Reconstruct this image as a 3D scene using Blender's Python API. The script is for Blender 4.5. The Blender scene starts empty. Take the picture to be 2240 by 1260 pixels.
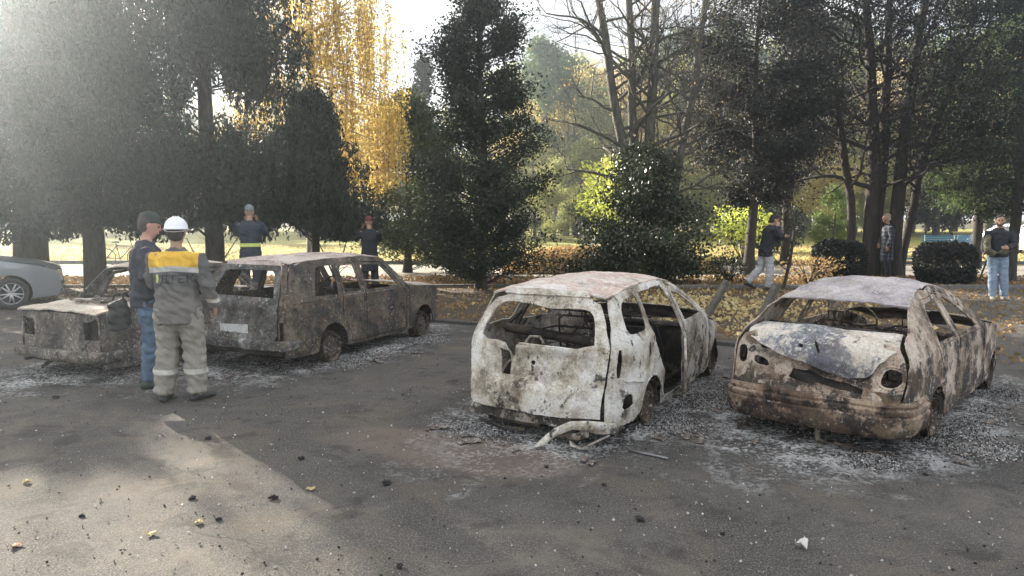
import bpy, bmesh, math, random
import numpy as np
from mathutils import Vector, Matrix, noise
from mathutils.geometry import delaunay_2d_cdt
from mathutils.bvhtree import BVHTree

C = bpy.context.scene.collection
SC = bpy.context.scene
R = math.radians
V = Vector

# ------------------------------------------------------------------ camera
cam_d = bpy.data.cameras.new('camera'); cam = bpy.data.objects.new('camera', cam_d); C.objects.link(cam)
cam.location = (0, 0, 1.8); cam.rotation_euler = (R(90 - 5.6), 0, 0)
cam_d.sensor_width = 36; cam_d.lens = 25.34; cam_d.clip_start = .05; cam_d.clip_end = 1000
SC.camera = cam
SUN_AZ, SUN_EL = -43.0, 21.0            # azimuth from +Y towards +X, elevation
SC.view_settings.view_transform = 'Standard'; SC.view_settings.look = 'None'
SC.view_settings.gamma = 1; SC.view_settings.exposure = 2.1
SC.cycles.use_denoising = True
SC.cycles.max_bounces = 7; SC.cycles.diffuse_bounces = 3; SC.cycles.glossy_bounces = 2
SC.cycles.transmission_bounces = 3; SC.cycles.transparent_max_bounces = 4; SC.cycles.volume_bounces = 0
SC.cycles.sample_clamp_indirect = 6

# ------------------------------------------------------------------ world
W = bpy.data.worlds.new("World"); SC.world = W; W.use_nodes = True
nt = W.node_tree; nt.nodes.clear()
def wn(t, **k):
    n = nt.nodes.new(t)
    for a, b in k.items(): setattr(n, a, b)
    return n
wo = wn('ShaderNodeOutputWorld'); bg = wn('ShaderNodeBackground'); bg.inputs[1].default_value = .12
sky = wn('ShaderNodeTexSky'); sky.sky_type = 'NISHITA'; sky.sun_disc = False
sky.sun_elevation = R(SUN_EL); sky.sun_rotation = R(SUN_AZ); sky.dust_density = 2.0; sky.air_density = 1.0
tc = wn('ShaderNodeTexCoord'); mp = wn('ShaderNodeMapping'); mp.inputs['Scale'].default_value = (1, 1, 3.2)
nz = wn('ShaderNodeTexNoise'); nz.inputs['Scale'].default_value = 2.3; nz.inputs['Detail'].default_value = 7
nz.inputs['Roughness'].default_value = .55; nz.inputs['Distortion'].default_value = .5
cr = wn('ShaderNodeValToRGB'); cr.color_ramp.elements[0].position = .27; cr.color_ramp.elements[1].position = .50
mx = wn('ShaderNodeMix', data_type='RGBA'); nz2 = wn('ShaderNodeTexNoise'); nz2.inputs['Scale'].default_value = 5.5; nz2.inputs['Detail'].default_value = 8; nz2.inputs['Distortion'].default_value = .6
c2 = wn('ShaderNodeValToRGB'); c2.color_ramp.elements[0].position = .36; c2.color_ramp.elements[0].color = (.52, .55, .60, 1); c2.color_ramp.elements[1].position = .64; c2.color_ramp.elements[1].color = (1, .98, .95, 1)
sc2 = wn('ShaderNodeVectorMath', operation='SCALE'); sc2.inputs['Scale'].default_value = 3.7
nt.links.new(mp.outputs[0], nz2.inputs['Vector']); nt.links.new(nz2.outputs['Fac'], c2.inputs[0]); nt.links.new(c2.outputs[0], sc2.inputs[0]); nt.links.new(sc2.outputs[0], mx.inputs['B'])
nt.links.new(tc.outputs['Generated'], mp.inputs[0]); nt.links.new(mp.outputs[0], nz.inputs['Vector'])
nt.links.new(nz.outputs['Fac'], cr.inputs[0]); nt.links.new(cr.outputs[0], mx.inputs['Factor'])
nt.links.new(sky.outputs[0], mx.inputs['A']); nt.links.new(mx.outputs['Result'], bg.inputs[0])
nt.links.new(bg.outputs[0], wo.inputs[0])

# ------------------------------------------------------------------ sun
sd = bpy.data.lights.new('sun', 'SUN'); sd.energy = 4.6; sd.angle = R(.6); sd.color = (1, .91, .77)
sun = bpy.data.objects.new('sun', sd); C.objects.link(sun)
sdir = V((math.sin(R(SUN_AZ)) * math.cos(R(SUN_EL)), math.cos(R(SUN_AZ)) * math.cos(R(SUN_EL)), math.sin(R(SUN_EL))))
sun.rotation_euler = sdir.to_track_quat('Z', 'Y').to_euler(); sun.location = (-20, 20, 20)

# ------------------------------------------------------------------ helpers
def tag(o, label=None, cat=None, group=None, kind=None):
    if label: o['label'] = label
    if cat: o['category'] = cat
    if group: o['group'] = group
    if kind: o['kind'] = kind
    return o
def empty(name, loc=(0, 0, 0), rz=0, label=None, cat=None, group=None):
    o = bpy.data.objects.new(name, None); C.objects.link(o); o.location = loc; o.rotation_euler = (0, 0, rz)
    o.empty_display_size = .2
    return tag(o, label, cat, group)
def link(name, me, mat=None, parent=None, smooth=True):
    o = bpy.data.objects.new(name, me); C.objects.link(o)
    if parent: o.parent = parent
    if mat is not None:
        for m in (mat if isinstance(mat, (list, tuple)) else [mat]): me.materials.append(m)
    if smooth and len(me.polygons): me.polygons.foreach_set('use_smooth', [True] * len(me.polygons))
    return o
def frombm(name, bm, mat=None, parent=None, smooth=False):
    me = bpy.data.meshes.new(name); bmesh.ops.recalc_face_normals(bm, faces=bm.faces); bm.to_mesh(me); bm.free()
    return link(name, me, mat, parent, smooth)
def mod_solid(o, t, off=-1):
    m = o.modifiers.new('s', 'SOLIDIFY'); m.thickness = t; m.offset = off
    e = o.modifiers.new('e', 'EDGE_SPLIT'); e.split_angle = R(50); return o
def box(bm, c, s, rot=None):
    r = bmesh.ops.create_cube(bm, size=1)['verts']
    M = Matrix.Translation(V(c)) @ (rot.to_4x4() if rot else Matrix.Identity(4)) @ Matrix.Diagonal((s[0], s[1], s[2], 1))
    bmesh.ops.transform(bm, matrix=M, verts=r); return r
def loft(bm, pts, rad, side=None, seg=12, cap=.6):
    pts = [V(p) for p in pts]; n = len(pts); rings = []
    for i, p in enumerate(pts):
        t = (pts[min(i + 1, n - 1)] - pts[max(i - 1, 0)]).normalized()
        s = V(side) if side is not None else (V((1, 0, 0)) if abs(t.x) < .8 else V((0, 1, 0)))
        s = (s - t * s.dot(t)).normalized(); u = t.cross(s)
        a, b = rad[i] if isinstance(rad[i], (tuple, list)) else (rad[i], rad[i])
        rings.append([bm.verts.new(p + s * a * math.cos(2 * math.pi * k / seg) + u * b * math.sin(2 * math.pi * k / seg)) for k in range(seg)])
        if i == 0: t0, r0 = t, min(a, b)
        if i == n - 1: t1, r1 = t, min(a, b)
    for i in range(n - 1):
        for k in range(seg):
            bm.faces.new((rings[i][k], rings[i][(k + 1) % seg], rings[i + 1][(k + 1) % seg], rings[i + 1][k]))
    v = bm.verts.new(pts[0] - t0 * r0 * cap); w = bm.verts.new(pts[-1] + t1 * r1 * cap)
    for k in range(seg):
        bm.faces.new((v, rings[0][(k + 1) % seg], rings[0][k])); bm.faces.new((w, rings[-1][k], rings[-1][(k + 1) % seg]))
def blob(name, parts, voxel, mat, parent, sm=3, wr=0, seed=0, extra=None, seg=12):
    """closed lofts melted into one continuous surface"""
    bm = bmesh.new()
    for p in parts: loft(bm, *p[:2], side=p[2] if len(p) > 2 else None, seg=seg, cap=p[3] if len(p) > 3 else .6)
    me = bpy.data.meshes.new(name); bmesh.ops.recalc_face_normals(bm, faces=bm.faces); bm.to_mesh(me); bm.free()
    o = bpy.data.objects.new(name, me); C.objects.link(o)
    m = o.modifiers.new('r', 'REMESH'); m.mode = 'VOXEL'; m.voxel_size = voxel
    if sm: s = o.modifiers.new('s', 'SMOOTH'); s.factor = .5; s.iterations = sm
    dg = bpy.context.evaluated_depsgraph_get(); dg.update()
    me2 = bpy.data.meshes.new_from_object(o.evaluated_get(dg)); bpy.data.objects.remove(o); me2.name = name
    if wr:
        nv = len(me2.vertices); co = np.empty(nv * 3, 'f'); no = np.empty(nv * 3, 'f')
        me2.vertices.foreach_get('co', co); me2.vertices.foreach_get('normal', no)
        co = co.reshape(-1, 3); no = no.reshape(-1, 3)
        for i in range(nv):
            x, y, z = co[i]
            d = noise.noise(V((x * 9 + seed, y * 9, z * 19 + x * 7))) * .7 + abs(noise.noise(V((x * 14 + z * 9, y * 14 - seed, z * 9)))) * .9 - .2
            co[i] += no[i] * wr * d
        me2.vertices.foreach_set('co', co.ravel()); me2.update()
    return link(name, me2, mat, parent, True)
def inpoly(p, poly):
    x, y = p; c = False; j = len(poly) - 1
    for i in range(len(poly)):
        xi, yi = poly[i]; xj, yj = poly[j]
        if (yi > y) != (yj > y) and x < (xj - xi) * (y - yi) / (yj - yi) + xi: c = not c
        j = i
    return c
def chaikin(p, n=1):
    for _ in range(n):
        q = []
        for i in range(len(p)):
            a, b = p[i], p[(i + 1) % len(p)]
            q += [(a[0] * .75 + b[0] * .25, a[1] * .75 + b[1] * .25), (a[0] * .25 + b[0] * .75, a[1] * .25 + b[1] * .75)]
        p = q
    return p
def dens(p, step):
    q = []
    for i in range(len(p)):
        a, b = p[i], p[(i + 1) % len(p)]; n = max(1, int(math.hypot(a[0] - b[0], a[1] - b[1]) / step))
        q += [(a[0] + (b[0] - a[0]) * k / n, a[1] + (b[1] - a[1]) * k / n) for k in range(n)]
    return q
def panel(name, outer, holes, fmap, mat, parent, step=.045, th=.012, amp=.006, seed=0, freq=5, rag=0, rs=1, both=False):
    """a sheet cut from 2D outlines (with holes) and bent through fmap"""
    rng = random.Random(hash(name) % 997 + seed)
    outer = dens(outer, step); holes = [dens(h, step * .8) for h in holes]
    if rag:
        jit = lambda q: [(a + noise.noise(V((a * 13, b * 13, seed))) * rag + rng.uniform(-1, 1) * rag * .25, b + noise.noise(V((b * 13, a * 13, 7 + seed))) * rag) for a, b in q]
        outer = jit(outer); holes = [jit(h) for h in holes]
    pts = []; edges = []
    for loop in [outer] + holes:
        s = len(pts); pts += loop; edges += [(s + i, s + (i + 1) % len(loop)) for i in range(len(loop))]
    xs = [p[0] for p in outer]; ys = [p[1] for p in outer]
    nb = np.array(pts)
    y = min(ys) + step * .6; row = 0
    while y < max(ys):
        x = min(xs) + step * (.6 + .5 * (row % 2))
        while x < max(xs):
            q = (x + rng.uniform(-.2, .2) * step, y + rng.uniform(-.2, .2) * step)
            if inpoly(q, outer) and not any(inpoly(q, h) for h in holes) and np.min(np.hypot(nb[:, 0] - q[0], nb[:, 1] - q[1])) > step * .45: pts.append(q)
            x += step
        y += step * .87; row += 1
    vs, es, fs, *_ = delaunay_2d_cdt([V(p) for p in pts], edges, [], 0, 1e-5)
    F = []
    for f in fs:
        c = (sum(vs[i][0] for i in f) / len(f), sum(vs[i][1] for i in f) / len(f))
        if inpoly(c, outer) and not any(inpoly(c, h) for h in holes): F.append(f)
    P = [V(fmap(v[0], v[1])) for v in vs]
    me = bpy.data.meshes.new(name); me.from_pydata([tuple(p) for p in P], [], F); me.update()
    bm = bmesh.new(); bm.from_mesh(me)
    bmesh.ops.delete(bm, geom=[v for v in bm.verts if not v.link_faces], context='VERTS')
    bmesh.ops.recalc_face_normals(bm, faces=bm.faces)
    for v in bm.verts:
        p = v.co; d = noise.noise(p * freq + V((seed, 0, 0))) + .5 * noise.noise(p * freq * 2.7 + V((0, seed, 0))) + .25 * noise.noise(p * freq * 6)
        v.co = p + V((noise.noise(p * freq + V((9, 9, seed))), d, d)) * amp
    bm.to_mesh(me); bm.free()
    o = link(name, me, mat, parent, True)
    if th: mod_solid(o, th, 0)
    return o
def interp(x, tab):
    if x <= tab[0][0]: return tab[0][1]
    for (a, b), (c, d) in zip(tab, tab[1:]):
        if x <= c: return b + (d - b) * (x - a) / (c - a)
    return tab[-1][1]

# ------------------------------------------------------------------ materials
MATS = {}
class NT:
    def __init__(s, name):
        s.m = bpy.data.materials.new(name); s.m.use_nodes = True; s.t = s.m.node_tree; s.b = s.t.nodes['Principled BSDF']; s.o = s.t.nodes['Material Output']
    def n(s, t, ins=None, **k):
        x = s.t.nodes.new(t)
        for a, b in k.items(): setattr(x, a, b)
        for a, b in (ins or {}).items():
            if hasattr(b, 'links') or hasattr(b, 'is_linked'): s.t.links.new(b, x.inputs[a])
            else: x.inputs[a].default_value = b
        return x
    def l(s, a, b): s.t.links.new(a, b)
    def noise(s, vec, scale, detail=5, rough=.6, dist=0, off=0):
        if off:
            vec = s.n('ShaderNodeVectorMath', {0: vec, 1: (off, off * .7, -off)}, operation='ADD').outputs[0]
        return s.n('ShaderNodeTexNoise', {'Vector': vec, 'Scale': scale, 'Detail': detail, 'Roughness': rough, 'Distortion': dist}).outputs['Fac']
    def ramp(s, fac, stops, interp='LINEAR'):
        r = s.n('ShaderNodeValToRGB', {0: fac}); e = r.color_ramp.elements; r.color_ramp.interpolation = interp
        for i, (p, c) in enumerate(stops):
            c = c if len(c) == 4 else (*c, 1)
            if i < 2: e[i].position = p; e[i].color = c
            else: k = e.new(p); k.color = c
        return r.outputs[0]
    def step(s, fac, a, b):
        return s.n('ShaderNodeMapRange', {0: fac, 1: a, 2: b, 3: 0., 4: 1.}, clamp=True).outputs[0]
    def mix(s, f, a, b, blend='MIX'):
        x = s.n('ShaderNodeMix', data_type='RGBA', blend_type=blend)
        for k, v in (('Factor', f), ('A', a), ('B', b)):
            i = x.inputs[k]
            if hasattr(v, 'is_linked'): s.t.links.new(v, i)
            else: i.default_value = v if k == 'Factor' else ((*v, 1) if len(v) == 3 else v)
        return x.outputs['Result']
    def math(s, op, a, b=0., clamp=False):
        return s.n('ShaderNodeMath', {0: a, 1: b}, operation=op, use_clamp=clamp).outputs[0]
    def bump(s, h, st, dist=.02, prev=None):
        x = s.n('ShaderNodeBump', {'Height': h, 'Strength': st, 'Distance': dist})
        if prev is not None: s.l(prev, x.inputs['Normal'])
        return x.outputs[0]
def plain(name, col, rough=.7, metal=0, var=.25, scale=12, bump=.15, col2=None):
    if name in MATS: return MATS[name]
    k = NT(name); v = k.n('ShaderNodeTexCoord').outputs['Object']
    n1 = k.noise(v, scale, 5); c2 = col2 or tuple(c * (1 - var) for c in col); c1 = tuple(min(1, c * (1 + var * .6)) for c in col)
    k.l(k.ramp(n1, [(.3, c2), (.7, c1)]), k.b.inputs['Base Color'])
    k.b.inputs['Roughness'].default_value = rough; k.b.inputs['Metallic'].default_value = metal
    if bump: k.l(k.bump(k.noise(v, scale * 5, 4), bump, .01), k.b.inputs['Normal'])
    MATS[name] = k.m; return k.m
def burnt(name, stops, seed=0, scale=2.6, soot=.58, flake=.60, flakec=(.62, .60, .55), sootc=(.018, .017, .017), metal=.12, rust=.34, zone=None):
    """fire-scaled sheet metal: broad scale patches, soot islands, ash flakes"""
    if name in MATS: return MATS[name]
    k = NT(name); v0 = k.n('ShaderNodeTexCoord').outputs['Object']
    v = k.n('ShaderNodeVectorMath', {0: v0, 1: (seed * 3.1, seed * 1.7, seed)}, operation='ADD').outputs[0]
    big0 = k.noise(v, scale, 10, .62, .35); fin = k.noise(v, scale * 7, 8, .72, .25, 14)
    big = k.math('ADD', k.math('MULTIPLY', big0, .68), k.math('MULTIPLY', fin, .32))
    col = k.ramp(big, [(.5 + (p - .5) * .80, c) for p, c in stops])
    mid0 = k.noise(v, scale * 2.2, 9, .70, .25, 3); mid = k.math('ADD', k.math('MULTIPLY', mid0, .72), k.math('MULTIPLY', fin, .28))
    if zone:
        zc = k.n('ShaderNodeSeparateXYZ', {0: v0}).outputs[2]; mid = k.math('ADD', mid, k.math('MULTIPLY', k.step(k.math('ADD', zc, k.math('MULTIPLY', k.math('SUBTRACT', big0, .5), .8)), zone[0], zone[1]), zone[2]))
    col = k.mix(k.math('MULTIPLY', k.step(mid, soot - .012, soot + .03), .92), col, sootc)
    tint = k.noise(v, 4.2, 9, .72, .2, 8)
    col = k.mix(k.math('MULTIPLY', k.step(tint, .50, .60), rust), col, (.13, .085, .058))
    gr = k.noise(v, 60, 4, .7, 0, 31); col = k.mix(.55, col, k.ramp(gr, [(.3, (.25,) * 3), (.62, (.78,) * 3)]), 'OVERLAY')
    fl = k.noise(v, 30, 7, .75, .2, 5)
    fm = k.math('MULTIPLY', k.step(fl, flake - .04, flake + .02), k.step(k.noise(v, 4, 5, .65, 0, 11), .44, .55))
    col = k.mix(k.math('MULTIPLY', fm, .85), col, flakec)
    pit = k.n('ShaderNodeTexVoronoi', {'Vector': v, 'Scale': 34.}, feature='F1').outputs['Distance']
    pm = k.math('MULTIPLY', k.step(k.math('ADD', pit, k.math('MULTIPLY', k.math('SUBTRACT', fin, .5), .5)), .20, .12), k.step(k.noise(v, 6, 5, .6, 0, 21), .50, .56))
    col = k.mix(k.math('MULTIPLY', pm, .85), col, sootc)
    yel = k.noise(v, 3.3, 7, .7, .3, 40); col = k.mix(k.math('MULTIPLY', k.step(yel, .54, .66), .28), col, (.34, .29, .17), 'MIX')
    k.l(col, k.b.inputs['Base Color'])
    k.l(k.ramp(mid, [(.3, (.62,) * 3), (.7, (.95,) * 3)]), k.b.inputs['Roughness'])
    k.b.inputs['Metallic'].default_value = metal
    n = k.bump(fl, .55, .008); n = k.bump(mid, .5, .02, n); n = k.bump(big, .35, .05, n)
    k.l(n, k.b.inputs['Normal']); MATS[name] = k.m; return k.m
def leafmat(name, c1, c2, c3=None, trans=.35, rough=.6):
    if name in MATS: return MATS[name]
    k = NT(name); g = k.n('ShaderNodeNewGeometry').outputs['Random Per Island']
    st = [(0, c1), (1, c2)] if not c3 else [(0, c1), (.55, c2), (1, c3)]
    if c3: st = [(0, c1), (1, c3), (.6, c2)]
    vv = k.n('ShaderNodeTexCoord').outputs['Object']; g = k.math('ADD', k.math('MULTIPLY', g, .45), k.math('MULTIPLY', k.step(k.noise(vv, 1.9, 5, .65, .3), .32, .68), .55))
    col = k.ramp(g, st); k.l(col, k.b.inputs['Base Color']); k.b.inputs['Roughness'].default_value = rough
    k.b.inputs['Specular IOR Level'].default_value = .25
    if trans:
        t = k.n('ShaderNodeBsdfTranslucent'); k.l(col, t.inputs[0])
        m = k.n('ShaderNodeMixShader', {0: trans}); k.l(k.b.outputs[0], m.inputs[1]); k.l(t.outputs[0], m.inputs[2]); k.l(m.outputs[0], k.o.inputs[0])
    MATS[name] = k.m; return k.m
def barkmat(name, c1, c2, sc=6):
    if name in MATS: return MATS[name]
    k = NT(name); v = k.n('ShaderNodeTexCoord').outputs['Object']
    v = k.n('ShaderNodeMapping', {0: v, 'Scale': (1, 1, .22)}).outputs[0]
    n = k.noise(v, sc * 2, 8, .7, .6); k.l(k.ramp(n, [(.35, c1), (.65, c2)]), k.b.inputs['Base Color'])
    k.b.inputs['Roughness'].default_value = .9; k.l(k.bump(n, .8, .04), k.b.inputs['Normal']); MATS[name] = k.m; return k.m

# ---------------------------------------------------- ground and surfaces
CARS = {'lada': (-3.22, 8.40, 25.0), 'wagon': (.17, 5.77, 29.5), 'sedan': (2.371, 5.65, 43.3), 'left': (-5.15, 8.1, 24.0)}
def carpt(n, x, y=0):
    cx, cy, yw = CARS[n]; yw = R(yw)
    return (cx + x * math.sin(yw) - y * math.cos(yw), cy + x * math.cos(yw) + y * math.sin(yw))
def sheet(name, poly, z, mat, step=None):
    bm = bmesh.new(); f = bm.faces.new([bm.verts.new((x, y, z)) for x, y in poly])
    if f.normal.z < 0: f.normal_flip()
    o = frombm(name, bm, mat); 
    return tag(o, kind='structure')
def asphalt():
    k = NT('asphalt'); v = k.n('ShaderNodeTexCoord').outputs['Object']
    agg = k.noise(v, 90, 3, .7); med = k.noise(v, 7, 6, .65, .3); big = k.noise(v, .7, 6, .6, .5)
    col = k.ramp(agg, [(.30, (.020, .019, .018)), (.50, (.072, .066, .060)), (.62, (.17, .158, .142)), (.72, (.40, .38, .34))])
    col = k.mix(k.math('MULTIPLY', k.step(big, .42, .68), .45), col, (.16, .145, .125))
    col = k.mix(k.math('MULTIPLY', k.step(med, .52, .66), .35), col, (.035, .035, .037))
    grit = k.noise(v, 34, 5, .75, 0, 6); col = k.mix(k.math('MULTIPLY', k.step(grit, .56, .66), .75), col, (.20, .185, .165)); col = k.mix(k.math('MULTIPLY', k.step(grit, .42, .34), .6), col, (.018, .018, .018))
    # brownish worn patches
    col = k.mix(k.math('MULTIPLY', k.step(k.noise(v, 1.3, 5, .6, .8, 5), .52, .62), .25), col, (.20, .155, .11))
    # patch seams and hairline cracks
    vd = k.n('ShaderNodeVectorMath', {0: v, 1: k.n('ShaderNodeVectorMath', {0: k.n('ShaderNodeTexNoise', {'Vector': v, 'Scale': 1.6, 'Detail': 5.}).outputs['Color'], 1: (.7, .7, .7)}, operation='MULTIPLY').outputs[0]}, operation='ADD').outputs[0]
    ed = k.n('ShaderNodeTexVoronoi', {'Vector': vd, 'Scale': .32}, feature='DISTANCE_TO_EDGE').outputs['Distance']
    ck = k.math('LESS_THAN', ed, .003)
    blot = k.noise(v, 2.6, 7, .62, .5, 17); col = k.mix(k.math('MULTIPLY', k.step(blot, .56, .64), .5), col, (.022, .021, .021)); dust = k.noise(v, 1.1, 8, .7, .7, 23); col = k.mix(k.math('MULTIPLY', k.step(dust, .55, .66), .32), col, (.22, .19, .155))
    col = k.mix(k.math('MULTIPLY', ck, k.math('MULTIPLY', k.step(k.noise(v, .9, 3), .45, .55), .45)), col, (.03, .028, .026))
    # ash and soot spread around the burnt cars
    rim = None; core = None; edge = k.noise(v, 1.9, 7, .68, .5, 2)
    for n, L, w in (('lada', 1.7, .95), ('wagon', 1.45, .9), ('sedan', 1.6, 1.0), ('left', 1.7, .95)):
        cx, cy = carpt(n, L); yw = CARS[n][2]
        mpv = k.n('ShaderNodeMapping', {0: v, 'Location': (cx, cy, 0), 'Rotation': (0, 0, -R(yw)), 'Scale': (w, L + .45, 1)}, vector_type='TEXTURE').outputs[0]
        d = k.n('ShaderNodeVectorMath', {0: mpv}, operation='LENGTH').outputs['Value']
        d = k.math('ADD', d, k.math('MULTIPLY', k.math('SUBTRACT', edge, .5), 1.5))
        core = d if core is None else k.math('MINIMUM', core, d)
    fleck = k.noise(v, 26, 6, .75, .4, 4)
    sootm = k.math('SUBTRACT', 1., k.step(core, .9, 1.75)); ashm = k.math('SUBTRACT', 1., k.step(core, .85, 1.45))
    col = k.mix(k.math('MULTIPLY', sootm, .66), col, (.030, .029, .029))
    am = k.math('MULTIPLY', ashm, k.step(k.math('ADD', k.math('MULTIPLY', fleck, .75), k.math('MULTIPLY', k.noise(v, 3.1, 5, .6, .6, 9), .42)), .555, .67))
    col = k.mix(am, col, (.56, .56, .55))
    # heat-browned ring behind the pale wagon
    mpv = k.n('ShaderNodeMapping', {0: v, 'Location': (-.45, 5.42, 0), 'Rotation': (0, 0, -R(28)), 'Scale': (1.15, .42, 1)}, vector_type='TEXTURE').outputs[0]
    d = k.math('ADD', k.n('ShaderNodeVectorMath', {0: mpv}, operation='LENGTH').outputs['Value'], k.math('MULTIPLY', k.math('SUBTRACT', edge, .5), 1.1))
    col = k.mix(k.math('MULTIPLY', k.math('SUBTRACT', 1., k.step(d, .75, 1.1)), .38), col, (.24, .175, .14))
    k.l(col, k.b.inputs['Base Color']); k.b.inputs['Roughness'].default_value = .88
    k.b.inputs['Specular IOR Level'].default_value = .3
    k.l(k.bump(agg, 1.0, .010, k.bump(grit, .6, .012, k.bump(med, .3, .02))), k.b.inputs['Normal'])
    return k.m
def soilmat(name, a, b, c, sc=3):
    k = NT(name); v = k.n('ShaderNodeTexCoord').outputs['Object']
    n = k.noise(v, sc, 8, .7, .4); n2 = k.noise(v, sc * 9, 5, .7)
    col = k.mix(k.step(n2, .45, .6), k.ramp(n, [(.35, a), (.65, b)]), c); k.l(col, k.b.inputs['Base Color'])
    k.b.inputs['Roughness'].default_value = .95; k.l(k.bump(n2, .7, .03), k.b.inputs['Normal']); return k.m
ASPH = asphalt()
SOIL = soilmat('leafy soil', (.045, .036, .027), (.10, .075, .048), (.07, .05, .033))
sheet('ground', [(-300, -120), (300, -120), (300, 420), (-300, 420)], -.008, soilmat('park soil', (.06, .055, .03), (.13, .12, .05), (.09, .075, .04)))
sheet('parking_lot', [(-40, -30), (40, -30), (40, 17.9), (-40, 17.9)], 0, ASPH)
VERGE = [(-40, 18.1), (-40, 17.0), (-9.2, 15.2), (-1.75, 12.55), (1.5, 10.9), (3.3, 9.9), (6.6, 9.7), (7.2, 12.5), (7.4, 15.4), (7.4, 18.1)]
sheet('leafy_verge', VERGE, .03, SOIL)
sheet('path', [(-60, 20.6), (60, 20.6), (60, 25.5), (-60, 28.5)], .004, soilmat('dusty path', (.24, .22, .19), (.36, .33, .28), (.30, .26, .21), 1.2))
sheet('leafy_strip', [(-60, 18.3), (60, 18.3), (60, 20.6), (-60, 20.6)], .02, SOIL)
def lawnmat():
    k = NT('autumn lawn'); v = k.n('ShaderNodeTexCoord').outputs['Object']
    n = k.noise(v, .35, 5, .6, .5); n2 = k.noise(v, 14, 5, .7)
    col = k.mix(k.step(n2, .42, .62), k.ramp(n, [(.35, (.13, .19, .03)), (.65, (.34, .27, .05))]), (.34, .30, .07))
    k.l(col, k.b.inputs['Base Color']); k.b.inputs['Roughness'].default_value = .95; k.l(k.bump(n2, .6, .05), k.b.inputs['Normal']); return k.m
sheet('lawn', [(-90, 31), (90, 28), (90, 110), (-90, 110)], .006, lawnmat())
def kerb(name, pts, h, w, mat, z=0):
    bm = bmesh.new(); rng = random.Random(4)
    for a, b in zip(pts, pts[1:]):
        a = V((*a, 0)); b = V((*b, 0)); d = b - a; n = max(1, int(d.length / 1.0)); u = d / n
        for i in range(n):
            c = a + u * (i + .5); ang = math.atan2(d.y, d.x) + rng.uniform(-.006, .006)
            box(bm, (c.x, c.y, z + h / 2 - .03 + rng.uniform(-.008, .008)), (u.length - .012, w, h + .06), Matrix.Rotation(ang, 3, 'Z'))
    bmesh.ops.bevel(bm, geom=bm.edges[:], offset=.012, segments=1, affect='EDGES')
    return tag(frombm(name, bm, mat), kind='structure')
KERB = plain('weathered concrete', (.17, .165, .155), .9, 0, .35, 9, .5)
kerb('kerb_front', VERGE[1:8], .055, .12, plain('sooty concrete', (.085, .08, .074), .9, 0, .4, 9, .5))
kerb('kerb_back', [(-40, 18.2), (40, 18.2)], .10, .13, KERB)
kerb('kerb_path', [(-50, 28.5), (50, 27.6)], .12, .14, KERB)

# ------------------------------------------------------------------ cars
class Body:
    """bends flat outlines onto the sides, ends and top of a car body"""
    def __init__(s, hw, belt, tum, L, rail, xr, bulge=.05, rc=.35, crn=.06, fb=.12, tuck=.12, crown=.035):
        s.__dict__.update(locals())
    def Y(s, x, z):
        y = s.hw - s.tum * max(0, z - s.belt) - s.tuck * max(0, .32 - z) ** 2 * 4 - .10 * max(0, z - (s.belt - .2)) ** 2
        if x < s.rc: y -= s.crn * ((s.rc - x) / s.rc) ** 2
        if x > s.L - .6: y -= s.fb * ((x - s.L + .6) / .6) ** 2
        return y
    def side(s, sg): return lambda x, z: (x, sg * s.Y(x, z), z)
    def xe(s, z): return interp(z, s.xr) + s.bulge
    def rear(s, dx=0):
        def f(y, z):
            e = s.Y(s.xe(z), z); return (interp(z, s.xr) + s.bulge * min(1.3, abs(y) / s.hw) ** 2.6 + dx, y / s.hw * e, z)
        return f
    def rl(s, x): return interp(x, s.rail)
    def roof(s, dz=0):
        def f(x, t):
            t = t / .6; z = s.rl(x); return (x, t * (s.Y(x, z) + .004), z + s.crown * (1 - t * t) + dz)
        return f
    def top(s, tab, cr=.02):
        def f(x, t):
            t = t / .6; z = interp(x, tab); return (x, t * (s.Y(x, z) - .006), z + cr * (1 - t * t))
        return f
def arc(cx, cz, r, a0, a1, n=9): return [(cx + r * math.cos(R(a0 + (a1 - a0) * i / n)), cz + r * math.sin(R(a0 + (a1 - a0) * i / n))) for i in range(n + 1)]
def inset(poly, d):
    """shrink a counter-clockwise or clockwise outline by d"""
    n = len(poly); A = sum(poly[i][0] * poly[(i + 1) % n][1] - poly[(i + 1) % n][0] * poly[i][1] for i in range(n)); sg = 1 if A > 0 else -1
    out = []
    for i in range(n):
        p0, p, p1 = V(poly[i - 1]), V(poly[i]), V(poly[(i + 1) % n])
        a = (p - p0).normalized(); b = (p1 - p).normalized(); na = V((-a.y, a.x)) * sg; nb = V((-b.y, b.x)) * sg
        m = (na + nb); m = m / max(.35, m.length_squared / 2) * .5 * 1.0 if m.length > 1e-6 else na
        q = p + m.normalized() * d / max(.5, m.normalized().dot(na)); out.append((q.x, q.y))
    return out
def tubes(name, lines, r, mat, parent, seg=6):
    bm = bmesh.new()
    for ln in lines: loft(bm, ln, [r] * len(ln), seg=seg, cap=.1)
    return frombm(name, bm, mat, parent, True)
def lathe(bm, prof, loc, sg, seg=28, wob=0):
    """profile (radius, offset along the axle); axle along y"""
    rg = []
    for r, o in prof: rg.append([bm.verts.new((loc[0] + (r + wob * noise.noise(V((k * .9, r * 20, loc[0])))) * math.cos(2 * math.pi * k / seg), loc[1] + sg * o, loc[2] + r * math.sin(2 * math.pi * k / seg))) for k in range(seg)])
    for a, b in zip(rg, rg[1:]):
        for k in range(seg): bm.faces.new((a[k], a[(k + 1) % seg], b[(k + 1) % seg], b[k]))
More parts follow.
